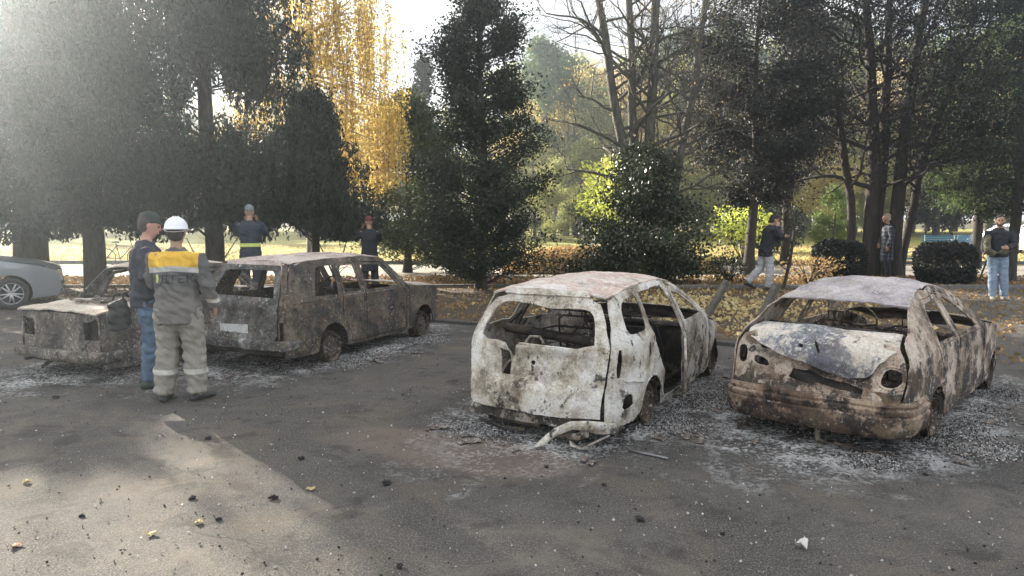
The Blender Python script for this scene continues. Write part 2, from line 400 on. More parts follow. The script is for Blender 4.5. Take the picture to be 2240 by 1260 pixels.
def burnt_wheel(parent, x, y, sg, r, mats, z=None):
    z = z if z is not None else r + .012
    bm = bmesh.new()
    lathe(bm, [(r, .07), (r * .97, .065), (r * .93, .04), (r * .90, .0), (r * .90, -.09), (r, -.10)], (x, y, z), sg)
    rim = frombm('wheel', bm, mats['rim'], parent, True); mod_solid(rim, .006)
    bm = bmesh.new(); lathe(bm, [(r * .92, .03), (r * .80, .018), (r * .62, .05), (r * .50, .055), (r * .34, .03), (r * .30, .045), (r * .02, .05)], (x, y, z), sg)
    d = frombm('wheel_disc', bm, mats['rim'], rim, True)
    rng = random.Random(int(x * 100)); lines = []
    for j in range(9):
        rr = r * rng.uniform(1.06, 1.30); o = rng.uniform(-.09, .08); ph = rng.uniform(0, 6)
        lines.append([(x + rr * math.cos(a) * (1 + .05 * math.sin(3 * a + ph)), y + sg * (o + .02 * math.sin(2 * a + ph)), max(.006, z + rr * math.sin(a) * (1 + .06 * math.cos(2 * a + ph)))) for a in [i * .262 for i in range(25)]])
    tubes('tyre_wire', lines, .004, mats['rim'], rim, 4)
def wheel_well(parent, x, hw, z, r, mat):
    for sg in (1, -1):
        bm = bmesh.new(); A = [[bm.verts.new((x + r * math.cos(R(a)), sg * yy, z + r * math.sin(R(a)))) for a in range(-10, 191, 20)] for yy in (hw - .03, hw - .28)]
        for i in range(len(A[0]) - 1): bm.faces.new((A[0][i], A[0][i + 1], A[1][i + 1], A[1][i]))
        bm.faces.new(A[1]); mod_solid(frombm('wheel_housing', bm, mat, parent, True), .006)
def seat_frame(parent, x, y, w, h, mat, lean=.16, z0=.30, rest=True):
    L = []
    zb = z0
    L.append([(x, y - w / 2, zb), (x - lean * .5, y - w / 2, zb + h * .55), (x - lean, y - w / 2 * .86, zb + h * .93), (x - lean * 1.05, y - w / 2 * .6, zb + h), (x - lean * 1.05, y + w / 2 * .6, zb + h), (x - lean, y + w / 2 * .86, zb + h * .93), (x - lean * .5, y + w / 2, zb + h * .55), (x, y + w / 2, zb)])
    L.append([(x, y - w / 2, zb), (x + .42, y - w / 2, zb + .04), (x + .45, y + w / 2, zb + .04), (x, y + w / 2, zb), (x, y - w / 2, zb)])
    s = tubes('seat_frame', L, .011, mat, parent)
    S = []
    for i in range(6):
        zz = zb + h * (.14 + .13 * i); xx = x - lean * (.14 + .13 * i)
        S.append([(xx + .01 * math.sin(j * 1.6 + i), y - w / 2 * .92 + w * .92 * j / 12, zz + .012 * math.sin(j * 2.1)) for j in range(13)])
    for i in range(5):
        xx = x + .06 + .08 * i; S.append([(xx + .012 * math.sin(j * 1.7), y - w / 2 + w * j / 12, zb + .03 + .012 * math.cos(j * 2.3 + i)) for j in range(13)])
    tubes('seat_spring', S, .004, mat, s, 4)
    if rest: tubes('headrest_bracket', [[(x - lean, y - .07, zb + h), (x - lean - .02, y - .07, zb + h + .09), (x - lean - .02, y + .07, zb + h + .09), (x - lean, y + .07, zb + h)]], .007, mat, s)
def interior(parent, B, xf, xdash, m, belt, seats=True, rear_seat=None):
    bm = bmesh.new(); box(bm, (xf + (B.L - xf - .5) / 2, 0, .17), (B.L - xf - .5, B.hw * 1.5, .03)); box(bm, (xf + .5, 0, .25), (.9, .16, .12))
    frombm('floor_pan', bm, m, parent)
    bm = bmesh.new(); pts = [(xdash, -B.hw * .86, belt - .03), (xdash, B.hw * .86, belt - .03)]
    loft(bm, [(xdash, -B.hw * .86, belt - .10), (xdash - .02, 0, belt - .08), (xdash, B.hw * .86, belt - .10)], [(.05, .04)] * 3, seg=8)
    box(bm, (xdash + .16, 0, belt - .30), (.02, B.hw * 1.6, .42)); box(bm, (xdash - .06, -.05, belt - .22), (.12, .26, .18)); box(bm, (xdash - .04, .32, belt - .16), (.1, .3, .1))
    frombm('dashboard', bm, m, parent)
    cx, cy, cz = xdash - .24, .33, belt - .02
    ring = [(cx + .06 * math.sin(a), cy + .18 * math.cos(a), cz + .165 * math.sin(a)) for a in [i * math.pi / 12 for i in range(25)]]
    cabin_wires(parent, B, xf + .3, xdash, belt + .05, m, int(xf * 100 + B.L * 10))
    tubes('steering_wheel', [ring, [(cx, cy - .17, cz), (cx + .05, cy, cz - .03), (cx, cy + .17, cz)], [(cx + .05, cy, cz - .03), (cx + .32, cy, cz - .12)]], .011, m, parent)
    if seats:
        for y in (.33, -.33): seat_frame(parent, xdash - .72, y, .44, .56, m, .17, .24)
    if rear_seat: seat_frame(parent, rear_seat, 0, B.hw * 1.5, .50, m, .10, .26, False)
def cabin_wires(parent, B, x0, x1, zt, mat, seed):
    rr = random.Random(seed); L = []
    for i in range(22):
        a = V((rr.uniform(x0, x1), rr.uniform(-.55, .55), rr.uniform(.3, zt))); b = a + V((rr.uniform(-.5, .5), rr.uniform(-.4, .4), rr.uniform(-.35, .1))); b.y = max(-.55, min(.55, b.y)); b.z = max(.2, b.z)
        L.append([a.lerp(b, t) + V((noise.noise(V((t * 3, i, 0))) * .1, noise.noise(V((t * 3, i, 5))) * .1, -.25 * t * (1 - t))) for t in [j / 9 for j in range(10)]])
    tubes('hanging_wires', L, .0045, mat, parent, 4)
    bm = bmesh.new(); bmesh.ops.create_grid(bm, x_segments=34, y_segments=22, size=1)
    for v in bm.verts:
        x, y = v.co.x, v.co.y; v.co = V(((x0 + x1) / 2 + x * (x1 - x0) / 2, y * .5, .20 + .13 * (noise.noise(V((x * 3, y * 3, seed))) + .6 * noise.noise(V((x * 9, y * 9, seed))) + .4 * noise.noise(V((x * 25, y * 25, seed))))))
    frombm('floor_rubble', bm, mat, parent, False)
def bar_loop(w, xs, yr=.0, r=.16, xa=.45, n=7):
    """plan path of a bumper: down one side, round the corner, across, and back; returns x,y list for half-width w"""
    P = [(xa, -w)]
    P += [(r + xs - r * math.sin(R(a)), -w + r - r * math.cos(R(a))) for a in [0, 20, 40, 60, 75, 90]]
    k = 8
    P += [(xs - yr * math.sin(math.pi * i / k), (-w + r) + (2 * w - 2 * r) * i / k) for i in range(1, k)]
    P += [(r + xs - r * math.cos(R(a)), w - r + r * math.sin(R(a))) for a in [0, 15, 30, 50, 70, 90]]
    P += [(xa, w)]
    return P
def bumper(name, prof, path, mat, parent, amp=.006, seed=0, sag=None):
    """prof: (outward, z) open profile swept along path"""
    P = []
    for a, b in zip(path, path[1:]):
        n = max(1, int(math.dist(a, b) / .05)); P += [(a[0] + (b[0] - a[0]) * i / n, a[1] + (b[1] - a[1]) * i / n) for i in range(n)]
    P.append(path[-1]); bm = bmesh.new(); rows = []
    for i, p in enumerate(P):
        a = V(P[max(0, i - 1)]); b = V(P[min(len(P) - 1, i + 1)]); t = (b - a).normalized(); nrm = V((-t.y, t.x))
        row = []
        for o, z in prof:
            q = V((p[0] + nrm.x * o, p[1] + nrm.y * o, z + (sag(p[1]) if sag else 0)))
            q += V((noise.noise(q * 4 + V((seed, 0, 0))), 0, noise.noise(q * 5 + V((0, seed, 0))))) * amp
            row.append(bm.verts.new(q))
        rows.append(row)
    for a, b in zip(rows, rows[1:]):
        for k in range(len(prof) - 1): bm.faces.new((a[k], a[k + 1], b[k + 1], b[k]))
    o = frombm(name, bm, mat, parent, True); mod_solid(o, .008, 0); return o

RUST = {'rim': burnt('scorched wheel steel', [(.3, (.018, .016, .014)), (.5, (.065, .05, .038)), (.7, (.16, .13, .10))], 5, 6)}
INT = burnt('sooty cabin metal', [(.3, (.008, .008, .009)), (.5, (.022, .021, .020)), (.74, (.085, .075, .066))], 9, 5, flake=.66)
INT2 = burnt('rusty seat metal', [(.3, (.02, .018, .016)), (.5, (.07, .05, .038)), (.7, (.20, .15, .11))], 4, 6)

# ---- the pale wagon with five doors ---------------------------------
def build_wagon():
    M1 = burnt('ash white panel', [(.30, (.10, .085, .07)), (.40, (.27, .235, .18)), (.48, (.50, .46, .38)), (.56, (.64, .62, .57)), (.66, (.70, .69, .66)), (.8, (.38, .33, .23))], 1, 2.4, .565, .60, rust=.45, zone=(.38, .15, .05))
    M2 = burnt('smoke stained panel', [(.30, (.06, .055, .05)), (.44, (.24, .21, .17)), (.55, (.46, .43, .38)), (.7, (.56, .53, .48))], 3, 2.6, .545, .60, rust=.6, zone=(.7, .2, .06))
    M3 = burnt('rust blushed roof', [(.30, (.26, .19, .15)), (.42, (.60, .54, .48)), (.50, (.48, .33, .27)), (.58, (.70, .66, .62)), (.72, (.40, .34, .30))], 6, 2.6, .60, .56)
    root = empty('burnt_wagon', (CARS['wagon'][0], CARS['wagon'][1], 0), R(90 - CARS['wagon'][2]), 'burnt-out pale ash-white five-door wagon with square hatch opening, standing open at its rear side door', 'burnt car', 'burnt-out cars in the row')
    rail = [(.16, 1.13), (.30, 1.15), (.6, 1.175), (.95, 1.195), (1.5, 1.205), (1.85, 1.185), (2.08, 1.10), (2.34, .97), (2.58, .80), (2.85, .66), (3.2, .58), (3.5, .50)]
    xr = [(.14, -.02), (.30, -.03), (.52, -.01), (.76, .03), (.9, .09), (1.05, .17), (1.16, .24), (1.2, .30)]
    B = Body(.715, .77, .42, 3.55, rail, xr, bulge=.07, rc=.36, crn=.13, crown=.05)
    ed = lambda zs: [(B.xe(z) - .005, z) for z in zs]
    out = ed([.17, .25, .35, .45, .55, .65, .76, .85, .95, 1.05, 1.13]) + [(.40, 1.15), (.6, 1.175), (.95, 1.195), (1.5, 1.205), (1.85, 1.185), (2.08, 1.10), (2.34, .97), (2.60, .80), (2.74, .70), (2.76, .5), (2.74, .13), (2.1, .10), (1.20, .10)] + arc(.88, .13, .30, 8, 172, 10) + [(.50, .12), (.3, .14)]
    qwin = chaikin([(.36, .85), (.42, 1.03), (.50, 1.09), (.80, 1.125), (.90, 1.10), (.82, .86), (.60, .835)], 1)
    rdoor = [(1.25, .16), (1.22, .40), (1.06, .58), (.96, .72), (.92, .86), (.97, 1.13), (1.05, 1.145), (1.60, 1.155), (1.66, 1.10), (1.74, .76), (1.78, .5), (1.78, .16)]
    fdoor = [(1.84, .15), (1.84, .5), (1.80, .77), (1.76, 1.05), (1.76, 1.14), (1.86, 1.135), (2.02, 1.075), (2.28, .95), (2.5, .80), (2.62, .72), (2.68, .62), (2.69, .4), (2.68, .15)]
    slot = chaikin([(.135, .53), (.205, .53), (.20, .77), (.145, .77)], 1)
    fuel = chaikin([(.20, .27), (.38, .265), (.37, .385), (.21, .39)], 1)
    vent = chaikin([(.76, .60), (.86, .58), (.84, .72), (.77, .76)], 2)
    for sg in (-1, 1):
        holes = [qwin, rdoor, fdoor] + ([slot, fuel, vent] if sg < 0 else [])
        panel('body_side', out, holes, B.side(sg), M1, root, .04, .010, .015, 3, 4.5, rag=.004)
        fr = [(2.78, .12), (2.78, .69), (3.0, .64), (3.3, .575), (3.47, .50), (3.5, .34), (3.46, .18), (3.42, .14)] + arc(3.11, .14, .29, 3, 177, 10)
        panel('front_fender', fr, [], B.side(sg), M2, root, .06, .01, .006, 5)
        fd = inset(fdoor, .008); fw = [(1.87, .80), (1.84, 1.08), (2.0, 1.04), (2.24, .93), (2.44, .80)]
        d = panel('front_door', fd, [fw], B.side(sg), M2, root, .045, .012, .006, 7)
        if sg > 0: panel('rear_door', inset(rdoor, .008), [[(1.02, .82), (1.03, 1.09), (1.56, 1.11), (1.66, .79)]], B.side(sg), M2, root, .05, .012, .006, 8)
    # hanging side skirt seam in front of the quarter
    tubes('seam_strip', [[(.10, -.725, .55), (.22, -.73, .50), (.34, -.735, .49), (.46, -.735, .46), (.60, -.735, .43)]], .008, M1, root)
    # rear side door hanging open on the pillar between the doors
    hx, ang = 1.79, R(20)
    def swing(x, z):
        y = -B.Y(x, z) - .01; dx = x - hx; dy = y + B.hw; w = .05 * max(0, (hx - x)) * (1 - abs(z - .6))
        return (hx + dx * math.cos(ang) - dy * math.sin(ang), -B.hw + dx * math.sin(ang) + dy * math.cos(ang) + w, z - .03 * (hx - x))
    tubes('arch_lip', [[(.88 + .303 * math.cos(R(a)), -(B.Y(.88, .4) + .003), .13 + .303 * math.sin(R(a))) for a in range(8, 172, 12)]], .009, M1, root, 6)
    dd = panel('rear_door', [(1.18, .20), (1.10, .45), (1.06, .60), (1.16, .74), (1.06, 1.08), (1.10, 1.13), (1.57, 1.15), (1.66, 1.10), (1.74, .76), (1.77, .5), (1.77, .16), (1.5, .15)],
               [[(1.24, .76), (1.13, 1.06), (1.55, 1.10), (1.68, .77)]], swing, M2, root, .045, .02, .016, 12, 4, rag=.012)
    tubes('window_runner', [[swing(1.10, 1.05), swing(1.30, .80), swing(1.46, .42)], [swing(1.30, 1.09), swing(1.44, .78)]], .009, M1, dd)
    # roof and hood
    panel('roof', [(.27, -.6), (.27, .6), (1.0, .6), (1.75, .6), (1.98, .58), (2.02, 0), (1.98, -.58), (1.75, -.6), (1.0, -.6)], [], B.roof(), M3, root, .055, .012, .016, 21, 3.2)
    panel('hood', [(2.62, -.58), (2.62, .58), (3.2, .58), (3.48, .5), (3.5, 0), (3.48, -.5), (3.2, -.58)], [], B.top([(2.6, .80), (2.9, .70), (3.3, .60), (3.55, .50)], .05), M2, root, .07, .01, .01, 23)
    panel('front_panel', [(-.55, .2), (.55, .2), (.55, .50), (-.55, .50)], [[(-.52, .36), (-.3, .36), (-.3, .48), (-.52, .48)], [(.3, .36), (.52, .36), (.52, .48), (.3, .48)]], lambda y, z: (3.50 - .2 * y * y, y, z), M2, root, .06, .012)
    # tailgate: one pressed sheet with the glass opening and the torn slot
    th = chaikin([(-.56, .755), (-.585, .92), (-.56, 1.045), (-.44, 1.07), (-.1, 1.05), (.15, 1.085), (.46, 1.09), (.56, 1.05), (.61, .90), (.59, .78), (.30, .775), (.27, .70), (.22, .64), (.19, .72), (.17, .765)], 1)
    torn = [(.36, .50), (.255, .50), (.24, .60), (.27, .70), (.365, .72)]
    tl = [(.69, .23), (.70, .45), (.70, .755), (.68, .98), (.64, 1.10), (.50, 1.15), (.3, 1.17), (0, 1.175), (-.3, 1.17), (-.50, 1.15), (-.64, 1.10), (-.68, .98), (-.70, .755), (-.70, .45), (-.68, .24), (-.3, .215), (.2, .225)]
    def gate(y, z):
        x, yy, zz = B.rear(-.012)(y, z)
        if z < .73 and abs(y) < .43: x += .042 * (1 - smooth(abs(y), .38, .43)) * smooth(z, .455, .475) * (1 - smooth(z, .68, .73))
        if z < .46: x -= .018 * (1 - smooth(z, .42, .46))
        x += .020 * math.exp(-((y + .02) ** 2 + (z - .58) ** 2) / .006) + .010 * math.exp(-((y + .22) ** 2 + (z - .56) ** 2) / .004)
        return (x, yy, zz)
    g = panel('tailgate', tl, [th, torn, arc(.02, .615, .022, 0, 330, 9), arc(-.02, .66, .012, 0, 315, 7), arc(.1, .35, .006, 0, 300, 5), arc(-.12, .35, .008, 0, 300, 5)], gate, M1, root, .032, .016, .007, 31, 6, rag=.004)
    tubes('glass_rim', [[gate(-.50, .752), gate(-.25, .762), gate(.0, .766), gate(.16, .77)]], .010, M1, g)
    tubes('latch', [[gate(.08, .80), gate(.06, .83), gate(-.04, .835), gate(-.08, .80)], [gate(.09, .775), gate(.08, .80)], [gate(-.08, .80), gate(-.10, .775)]], .011, M2, g)
    panel('tailgate_header', [(-.55, 1.155), (.55, 1.155), (.50, 1.195), (-.50, 1.195)], [], B.rear(-.03), M1, root, .05, .012, .006, 9)
    # under-bumper beam, melted curl of bumper and the rags behind it
    bumper('bumper_beam', [(0, .21), (.03, .20), (.035, .13), (.0, .12)], bar_loop(.64, .04, .02, .10, .3), M2, root, .012, 3, lambda y: .02 * y)
    bm = bmesh.new()
    loft(bm, [(.05, -.62, .17), (-.06, -.52, .19), (-.12, -.40, .19), (-.17, -.28, .13), (-.22, -.20, .05), (-.25, -.16, .018)], [(.02, .036), (.016, .040), (.014, .036), (.010, .032), (.012, .026), (.022, .008)], seg=10)
    frombm('bumper_skin', bm, M1, root, True)
    bm = bmesh.new()
    loft(bm, [(.02, -.66, .11), (-.07, -.58, .07), (-.13, -.50, .025), (-.12, -.42, .03), (-.06, -.36, .07)], [(.02, .008), (.036, .009), (.042, .007), (.03, .008), (.012, .006)], seg=8)
    loft(bm, [(-.03, -.5, .12), (-.10, -.44, .10), (-.11, -.36, .10)], [(.02, .035), (.02, .03), (.012, .02)], seg=8)
    loft(bm, [(.03, -.40, .12), (-.03, -.30, .06), (.0, -.2, .05)], [.02, .02, .012], seg=8)
    frombm('melted_trim', bm, M2, root, True)
    bm = bmesh.new(); box(bm, (.18, 0, .15), (.3, 1.2, .04)); box(bm, (.10, .2, .11), (.12, .5, .05))
    loft(bm, [(-.02, .5, .10), (.0, .3, .05), (.05, .1, .04)], [.012, .014, .02], seg=8); loft(bm, [(.35, .1, .10), (.8, .1, .10), (1.6, .12, .09)], [.05, .06, .03], seg=8)
    frombm('underbody', bm, INT, root)
    for x, r in ((.88, .168), (3.11, .168)):
        wheel_well(root, x, .70, .15, .29, INT)
        for sg in (-1, 1): burnt_wheel(root, x, sg * .60, sg, r, RUST, .175)
    interior(root, B, .35, 2.45, INT, .74, True, 1.20)
    # folded rear seat roll and posts behind the glass
    tubes('seat_roll', [[(.55, .56, .80), (.52, .2, .78), (.50, -.2, .75), (.50, -.58, .74)]], .042, INT, root, 10)
    tubes('cabin_bar', [[(.60, .62, .78), (.85, .5, .98), (.95, .45, 1.12)], [(.62, .5, .8), (.95, .47, 1.12)], [(1.0, -.1, .3), (1.0, -.1, .88)], [(1.3, .55, .9), (1.3, -.55, .88)]], .014, INT, root)
    return root
def smooth(x, a, b):
    t = min(1, max(0, (x - a) / (b - a))); return t * t * (3 - 2 * t)

# ---- the booted saloon on the right ---------------------------------
def build_sedan():
    S1 = burnt('scorched tan panel', [(.30, (.035, .033, .032)), (.42, (.17, .125, .095)), (.52, (.44, .35, .27)), (.62, (.54, .47, .40)), (.74, (.08, .078, .078))], 11, 2.3, .53, .60, zone=(.75, .28, .075), rust=.75)
    S2 = burnt('blued boot steel', [(.34, (.09, .095, .11)), (.46, (.17, .18, .21)), (.54, (.60, .54, .47)), (.64, (.50, .44, .38)), (.74, (.12, .13, .15))], 13, 2.1, .60, .56, (.72, .70, .60))
    S3 = burnt('mauve scaled roof', [(.32, (.16, .15, .16)), (.46, (.33, .30, .31)), (.56, (.46, .42, .41)), (.68, (.62, .57, .51))], 17, 1.8, .64, .58)
    S4 = burnt('brown bumper metal', [(.32, (.035, .028, .024)), (.46, (.14, .09, .06)), (.56, (.36, .27, .20)), (.70, (.07, .05, .04))], 19, 2.6, .54, .62, zone=(.36, .22, .09), rust=.8)
    root = empty('burnt_sedan', (CARS['sedan'][0] , CARS['sedan'][1], 0), R(90 - CARS['sedan'][2]), 'burnt-out scorched tan and blue-grey saloon with sagging boot lid, rightmost wreck', 'burnt car', 'burnt-out cars in the row')
    rail = [(.16, .87), (.30, .915), (.52, 1.03), (.72, 1.10), (1.0, 1.155), (1.35, 1.185), (1.7, 1.175), (2.0, 1.11), (2.3, .96), (2.52, .82), (2.62, .77), (3.0, .72), (3.4, .63), (3.6, .52)]
    xr = [(.15, .0), (.3, -.03), (.45, -.03), (.6, .02), (.8, .08), (.9, .12)]
    B = Body(.715, .73, .46, 3.65, rail, xr, bulge=.08, rc=.40, crn=.05, crown=.055)
    ed = [(B.xe(z) - .005, z) for z in (.17, .28, .4, .5, .6, .7, .8, .86)]
    out = ed + [(.24, .895), (.36, .935), (.52, 1.03), (.72, 1.10), (1.0, 1.155), (1.35, 1.185), (1.7, 1.175), (2.0, 1.11), (2.3, .96), (2.52, .82), (2.62, .765), (2.64, .5), (2.62, .14), (2.0, .11), (1.16, .12)] + arc(.84, .14, .29, 5, 175, 10) + [(.5, .14), (.3, .16)]
    rd = [(1.20, .17), (1.17, .40), (1.02, .56), (.90, .68), (.82, .76), (.92, 1.05), (1.02, 1.11), (1.44, 1.13), (1.50, .74), (1.54, .17)]
    fd = [(1.60, .17), (1.56, .74), (1.50, 1.10), (1.52, 1.135), (1.70, 1.125), (1.92, 1.06), (2.2, .92), (2.42, .78), (2.54, .72), (2.57, .5), (2.56, .17)]
    for sg in (-1, 1):
        panel('body_side', out, [rd, fd, chaikin([(.42, .30), (.52, .36), (.50, .42), (.42, .40)], 1)] if sg < 0 else [rd, fd], B.side(sg), S1, root, .04, .010, .014, 41, 4.5, rag=.003)
        fr = [(2.66, .14), (2.66, .755), (3.0, .715), (3.35, .635), (3.55, .54), (3.6, .4), (3.57, .2), (3.48, .15)] + arc(3.16, .14, .29, 3, 177, 10)
        panel('front_fender', fr, [], B.side(sg), S1, root, .055, .01, .007, 43)
        panel('rear_door', inset(rd, .008), [[(.93, .78), (1.0, 1.02), (1.06, 1.07), (1.40, 1.09), (1.455, .77)], arc(1.08, .64, .018, 0, 320, 7)], B.side(sg), S1, root, .042, .012, .006, 44, rag=.002)
        panel('front_door', inset(fd, .008), [[(1.61, .77), (1.56, 1.08), (1.69, 1.075), (1.88, 1.01), (2.12, .89), (2.32, .77)], arc(1.78, .64, .02, 0, 320, 7)], B.side(sg), S1, root, .042, .012, .006, 45, rag=.002)
    for sg in (-1, 1):
        for c in (.84, 3.16): tubes('arch_lip', [[(c + .293 * math.cos(R(a)), sg * (B.Y(c + .293 * math.cos(R(a)), .14 + .293 * math.sin(R(a))) + .003), .14 + .293 * math.sin(R(a))) for a in range(0, 184, 13)]], .009, S1, root, 6)
        tubes('window_trim', [[(x, sg * (B.Y(x, z) + .004), z) for x, z in ((.84, .755), (1.1, .752), (1.5, .748), (1.9, .745), (2.4, .735))]], .006, S4, root, 5)
    rz = lambda x, t: B.roof()(x, t)
    def rf(x, t):
        p = rz(x, t); q = t / .6; return (p[0], p[1], p[2] - .030 * math.exp(-((x - .8) ** 2) / .03) * (1 - q * q) + .008 * math.sin(q * 7 + x * 3) * (1 - q * q))
    panel('roof', [(.66, -.6), (.62, -.3), (.56, 0), (.62, .3), (.66, .6), (1.2, .6), (1.75, .6), (2.02, .56), (2.06, 0), (2.02, -.56), (1.75, -.6), (1.2, -.6)], [], rf, S3, root, .05, .012, .022, 51, 3.4)
    panel('hood', [(2.58, -.58), (2.58, .58), (3.3, .58), (3.56, .5), (3.6, 0), (3.56, -.5), (3.3, -.58)], [], B.top([(2.5, .80), (2.9, .75), (3.3, .67), (3.65, .54)], .05), S1, root, .07, .01, .012, 53)
    panel('front_panel', [(-.55, .2), (.55, .2), (.55, .50), (-.55, .50)], [[(-.52, .36), (-.3, .36), (-.3, .48), (-.52, .48)], [(.3, .36), (.52, .36), (.52, .48), (.3, .48)]], lambda y, z: (3.60 - .2 * y * y, y, z), S1, root, .06, .012)
    # boot lid, its lip bent down over the tail
    prof = [(0, .44, .88), (.10, .34, .895), (.22, .22, .880), (.33, .12, .845), (.40, .06, .80), (.46, .02, .745), (.52, .0, .69), (.58, .01, .63), (.66, .04, .56)]
    def lid(y, s):
        s2 = s; x = interp(s2, [(a, b) for a, b, c in prof]); z = interp(s2, [(a, c) for a, b, c in prof])
        k = abs(y) / .6; x += .07 * k ** 3; z -= .012 * k * k
        z -= .022 * math.exp(-((y + .1) ** 2 + (s - .2) ** 2) / .02); x += .03 * math.exp(-((y - .02) ** 2) / .02) * smooth(s, .35, .5)
        return (x, y * (.98 + .06 * s), z)
    lo = [(-.56, 0), (-.58, .2), (-.60, .36), (-.52, .47), (-.40, .62), (-.26, .655), (-.05, .60), (.15, .55), (.30, .50), (.44, .44), (.55, .40), (.60, .34), (.58, .2), (.56, 0)]
    panel('boot_lid', lo, [arc(.10, .43, .018, 0, 320, 8), chaikin([(.01, .36), (-.03, .40), (-.06, .48), (-.03, .46)], 1), arc(.28, .37, .012, 0, 320, 7)], lid, S2, root, .035, .014, .012, 61, 5, rag=.008)
    # tail: recessed charred panel, lamp nests, sill
    R1 = B.rear(0)
    def tail(y, z):
        p = R1(y, z); k = (1 - smooth(abs(y), .40, .50)); return (p[0] + .07 * k * smooth(z, .40, .44) + .0, p[1], p[2])
    panel('tail_panel', [(-.70, .30), (.70, .30), (.69, .6), (.66, .80), (.58, .84), (.50, .78), (.46, .70), (.0, .66), (-.40, .60), (-.50, .68), (-.56, .84), (-.66, .82), (-.70, .6)],
          [chaikin([(-.66, .53), (-.54, .53), (-.53, .60), (-.56, .665), (-.65, .66), (-.68, .60)], 1), chaikin([(.67, .58), (.58, .56), (.57, .66), (.60, .71), (.66, .70)], 1), chaikin([(.50, .575), (.38, .56), (.41, .61), (.50, .65)], 1), [(.20, .50), (.06, .47), (-.10, .485), (-.24, .455), (-.40, .44), (-.43, .475), (-.27, .515), (-.10, .53), (.03, .565), (.17, .57)]],
          tail, S1, root, .035, .014, .010, 63, 6, rag=.004)
    panel('tail_recess', [(-.5, .36), (.5, .36), (.48, .72), (-.48, .62)], [], lambda y, z: (B.rear(.11)(y, z)), INT, root, .05, .01, .02, 65, 8)
    L2 = []
    for c, w, hh in (((-.60, .60), .095, .085),):
        L2.append([R1(c[0] + w * math.cos(a), c[1] + hh * math.sin(a)) for a in [i * .4 for i in range(17)]])
    tubes('lamp_rim', L2, .012, S1, root, 6)
    bm = bmesh.new(); box(bm, (.03, -.52, .42), (.05, .26, .15), Matrix.Rotation(.15, 3, 'X')); f = frombm('lamp_tray', bm, S4, root); f.modifiers.new('b', 'BEVEL').width = .012
    bumper('bumper', [(-.06, .405), (.02, .415), (.035, .39), (.028, .37), (.05, .355), (.05, .33), (.038, .315), (.055, .30), (.052, .22), (.03, .16), (-.02, .13)], bar_loop(.70, .0, .035, .18, .48), S4, root, .010, 5, lambda y: -.012 * y)
    bm = bmesh.new(); box(bm, (.25, 0, .16), (.4, 1.2, .03)); 
    loft(bm, [(.1, .0, .14), (-.02, .02, .12), (-.06, .02, .13), (-.07, .02, .17)], [.016, .016, .016, .014], seg=8); loft(bm, [(-.07, .02, .165), (-.07, .02, .20)], [.026, .026], seg=10, cap=.8)
    loft(bm, [(.0, -.08, .12), (-.04, -.10, .05), (.0, -.14, .03), (.05, -.12, .08)], [.022, .024, .022, .02], seg=8)
    loft(bm, [(-.02, -.22, .05), (.0, -.42, .03), (.0, -.60, .03)], [(.03, .01)] * 3, seg=6); loft(bm, [(.05, .5, .10), (-.05, .56, .03)], [(.05, .02), (.05, .015)], seg=8)
    frombm('tow_bar', bm, S4, root, False)
    for x in (.84, 3.16):
        wheel_well(root, x, .70, .15, .28, INT)
        for sg in (-1, 1): burnt_wheel(root, x, sg * .62, sg, .158, RUST, .165)
    interior(root, B, .45, 2.40, INT2, .72, True, 1.0)
    tubes('parcel_shelf_rail', [[(.50, .56, .88), (.46, 0, .885), (.50, -.56, .88)], [(.62, .5, .80), (.62, -.5, .78)], [(.95, .45, .80), (.95, .05, .79), (.95, -.4, .80)]], .012, INT, root)
    bm = bmesh.new(); box(bm, (1.9, -.46, .86), (.02, .14, .12)); frombm('mirror_shell', bm, INT, root)
    panel('windscreen_header', [(1.98, -.5), (1.98, .5), (2.04, .5), (2.04, -.5)], [], lambda x, y: (x, y, B.rl(x) + .02), S4, root, .06, .02)
    return root

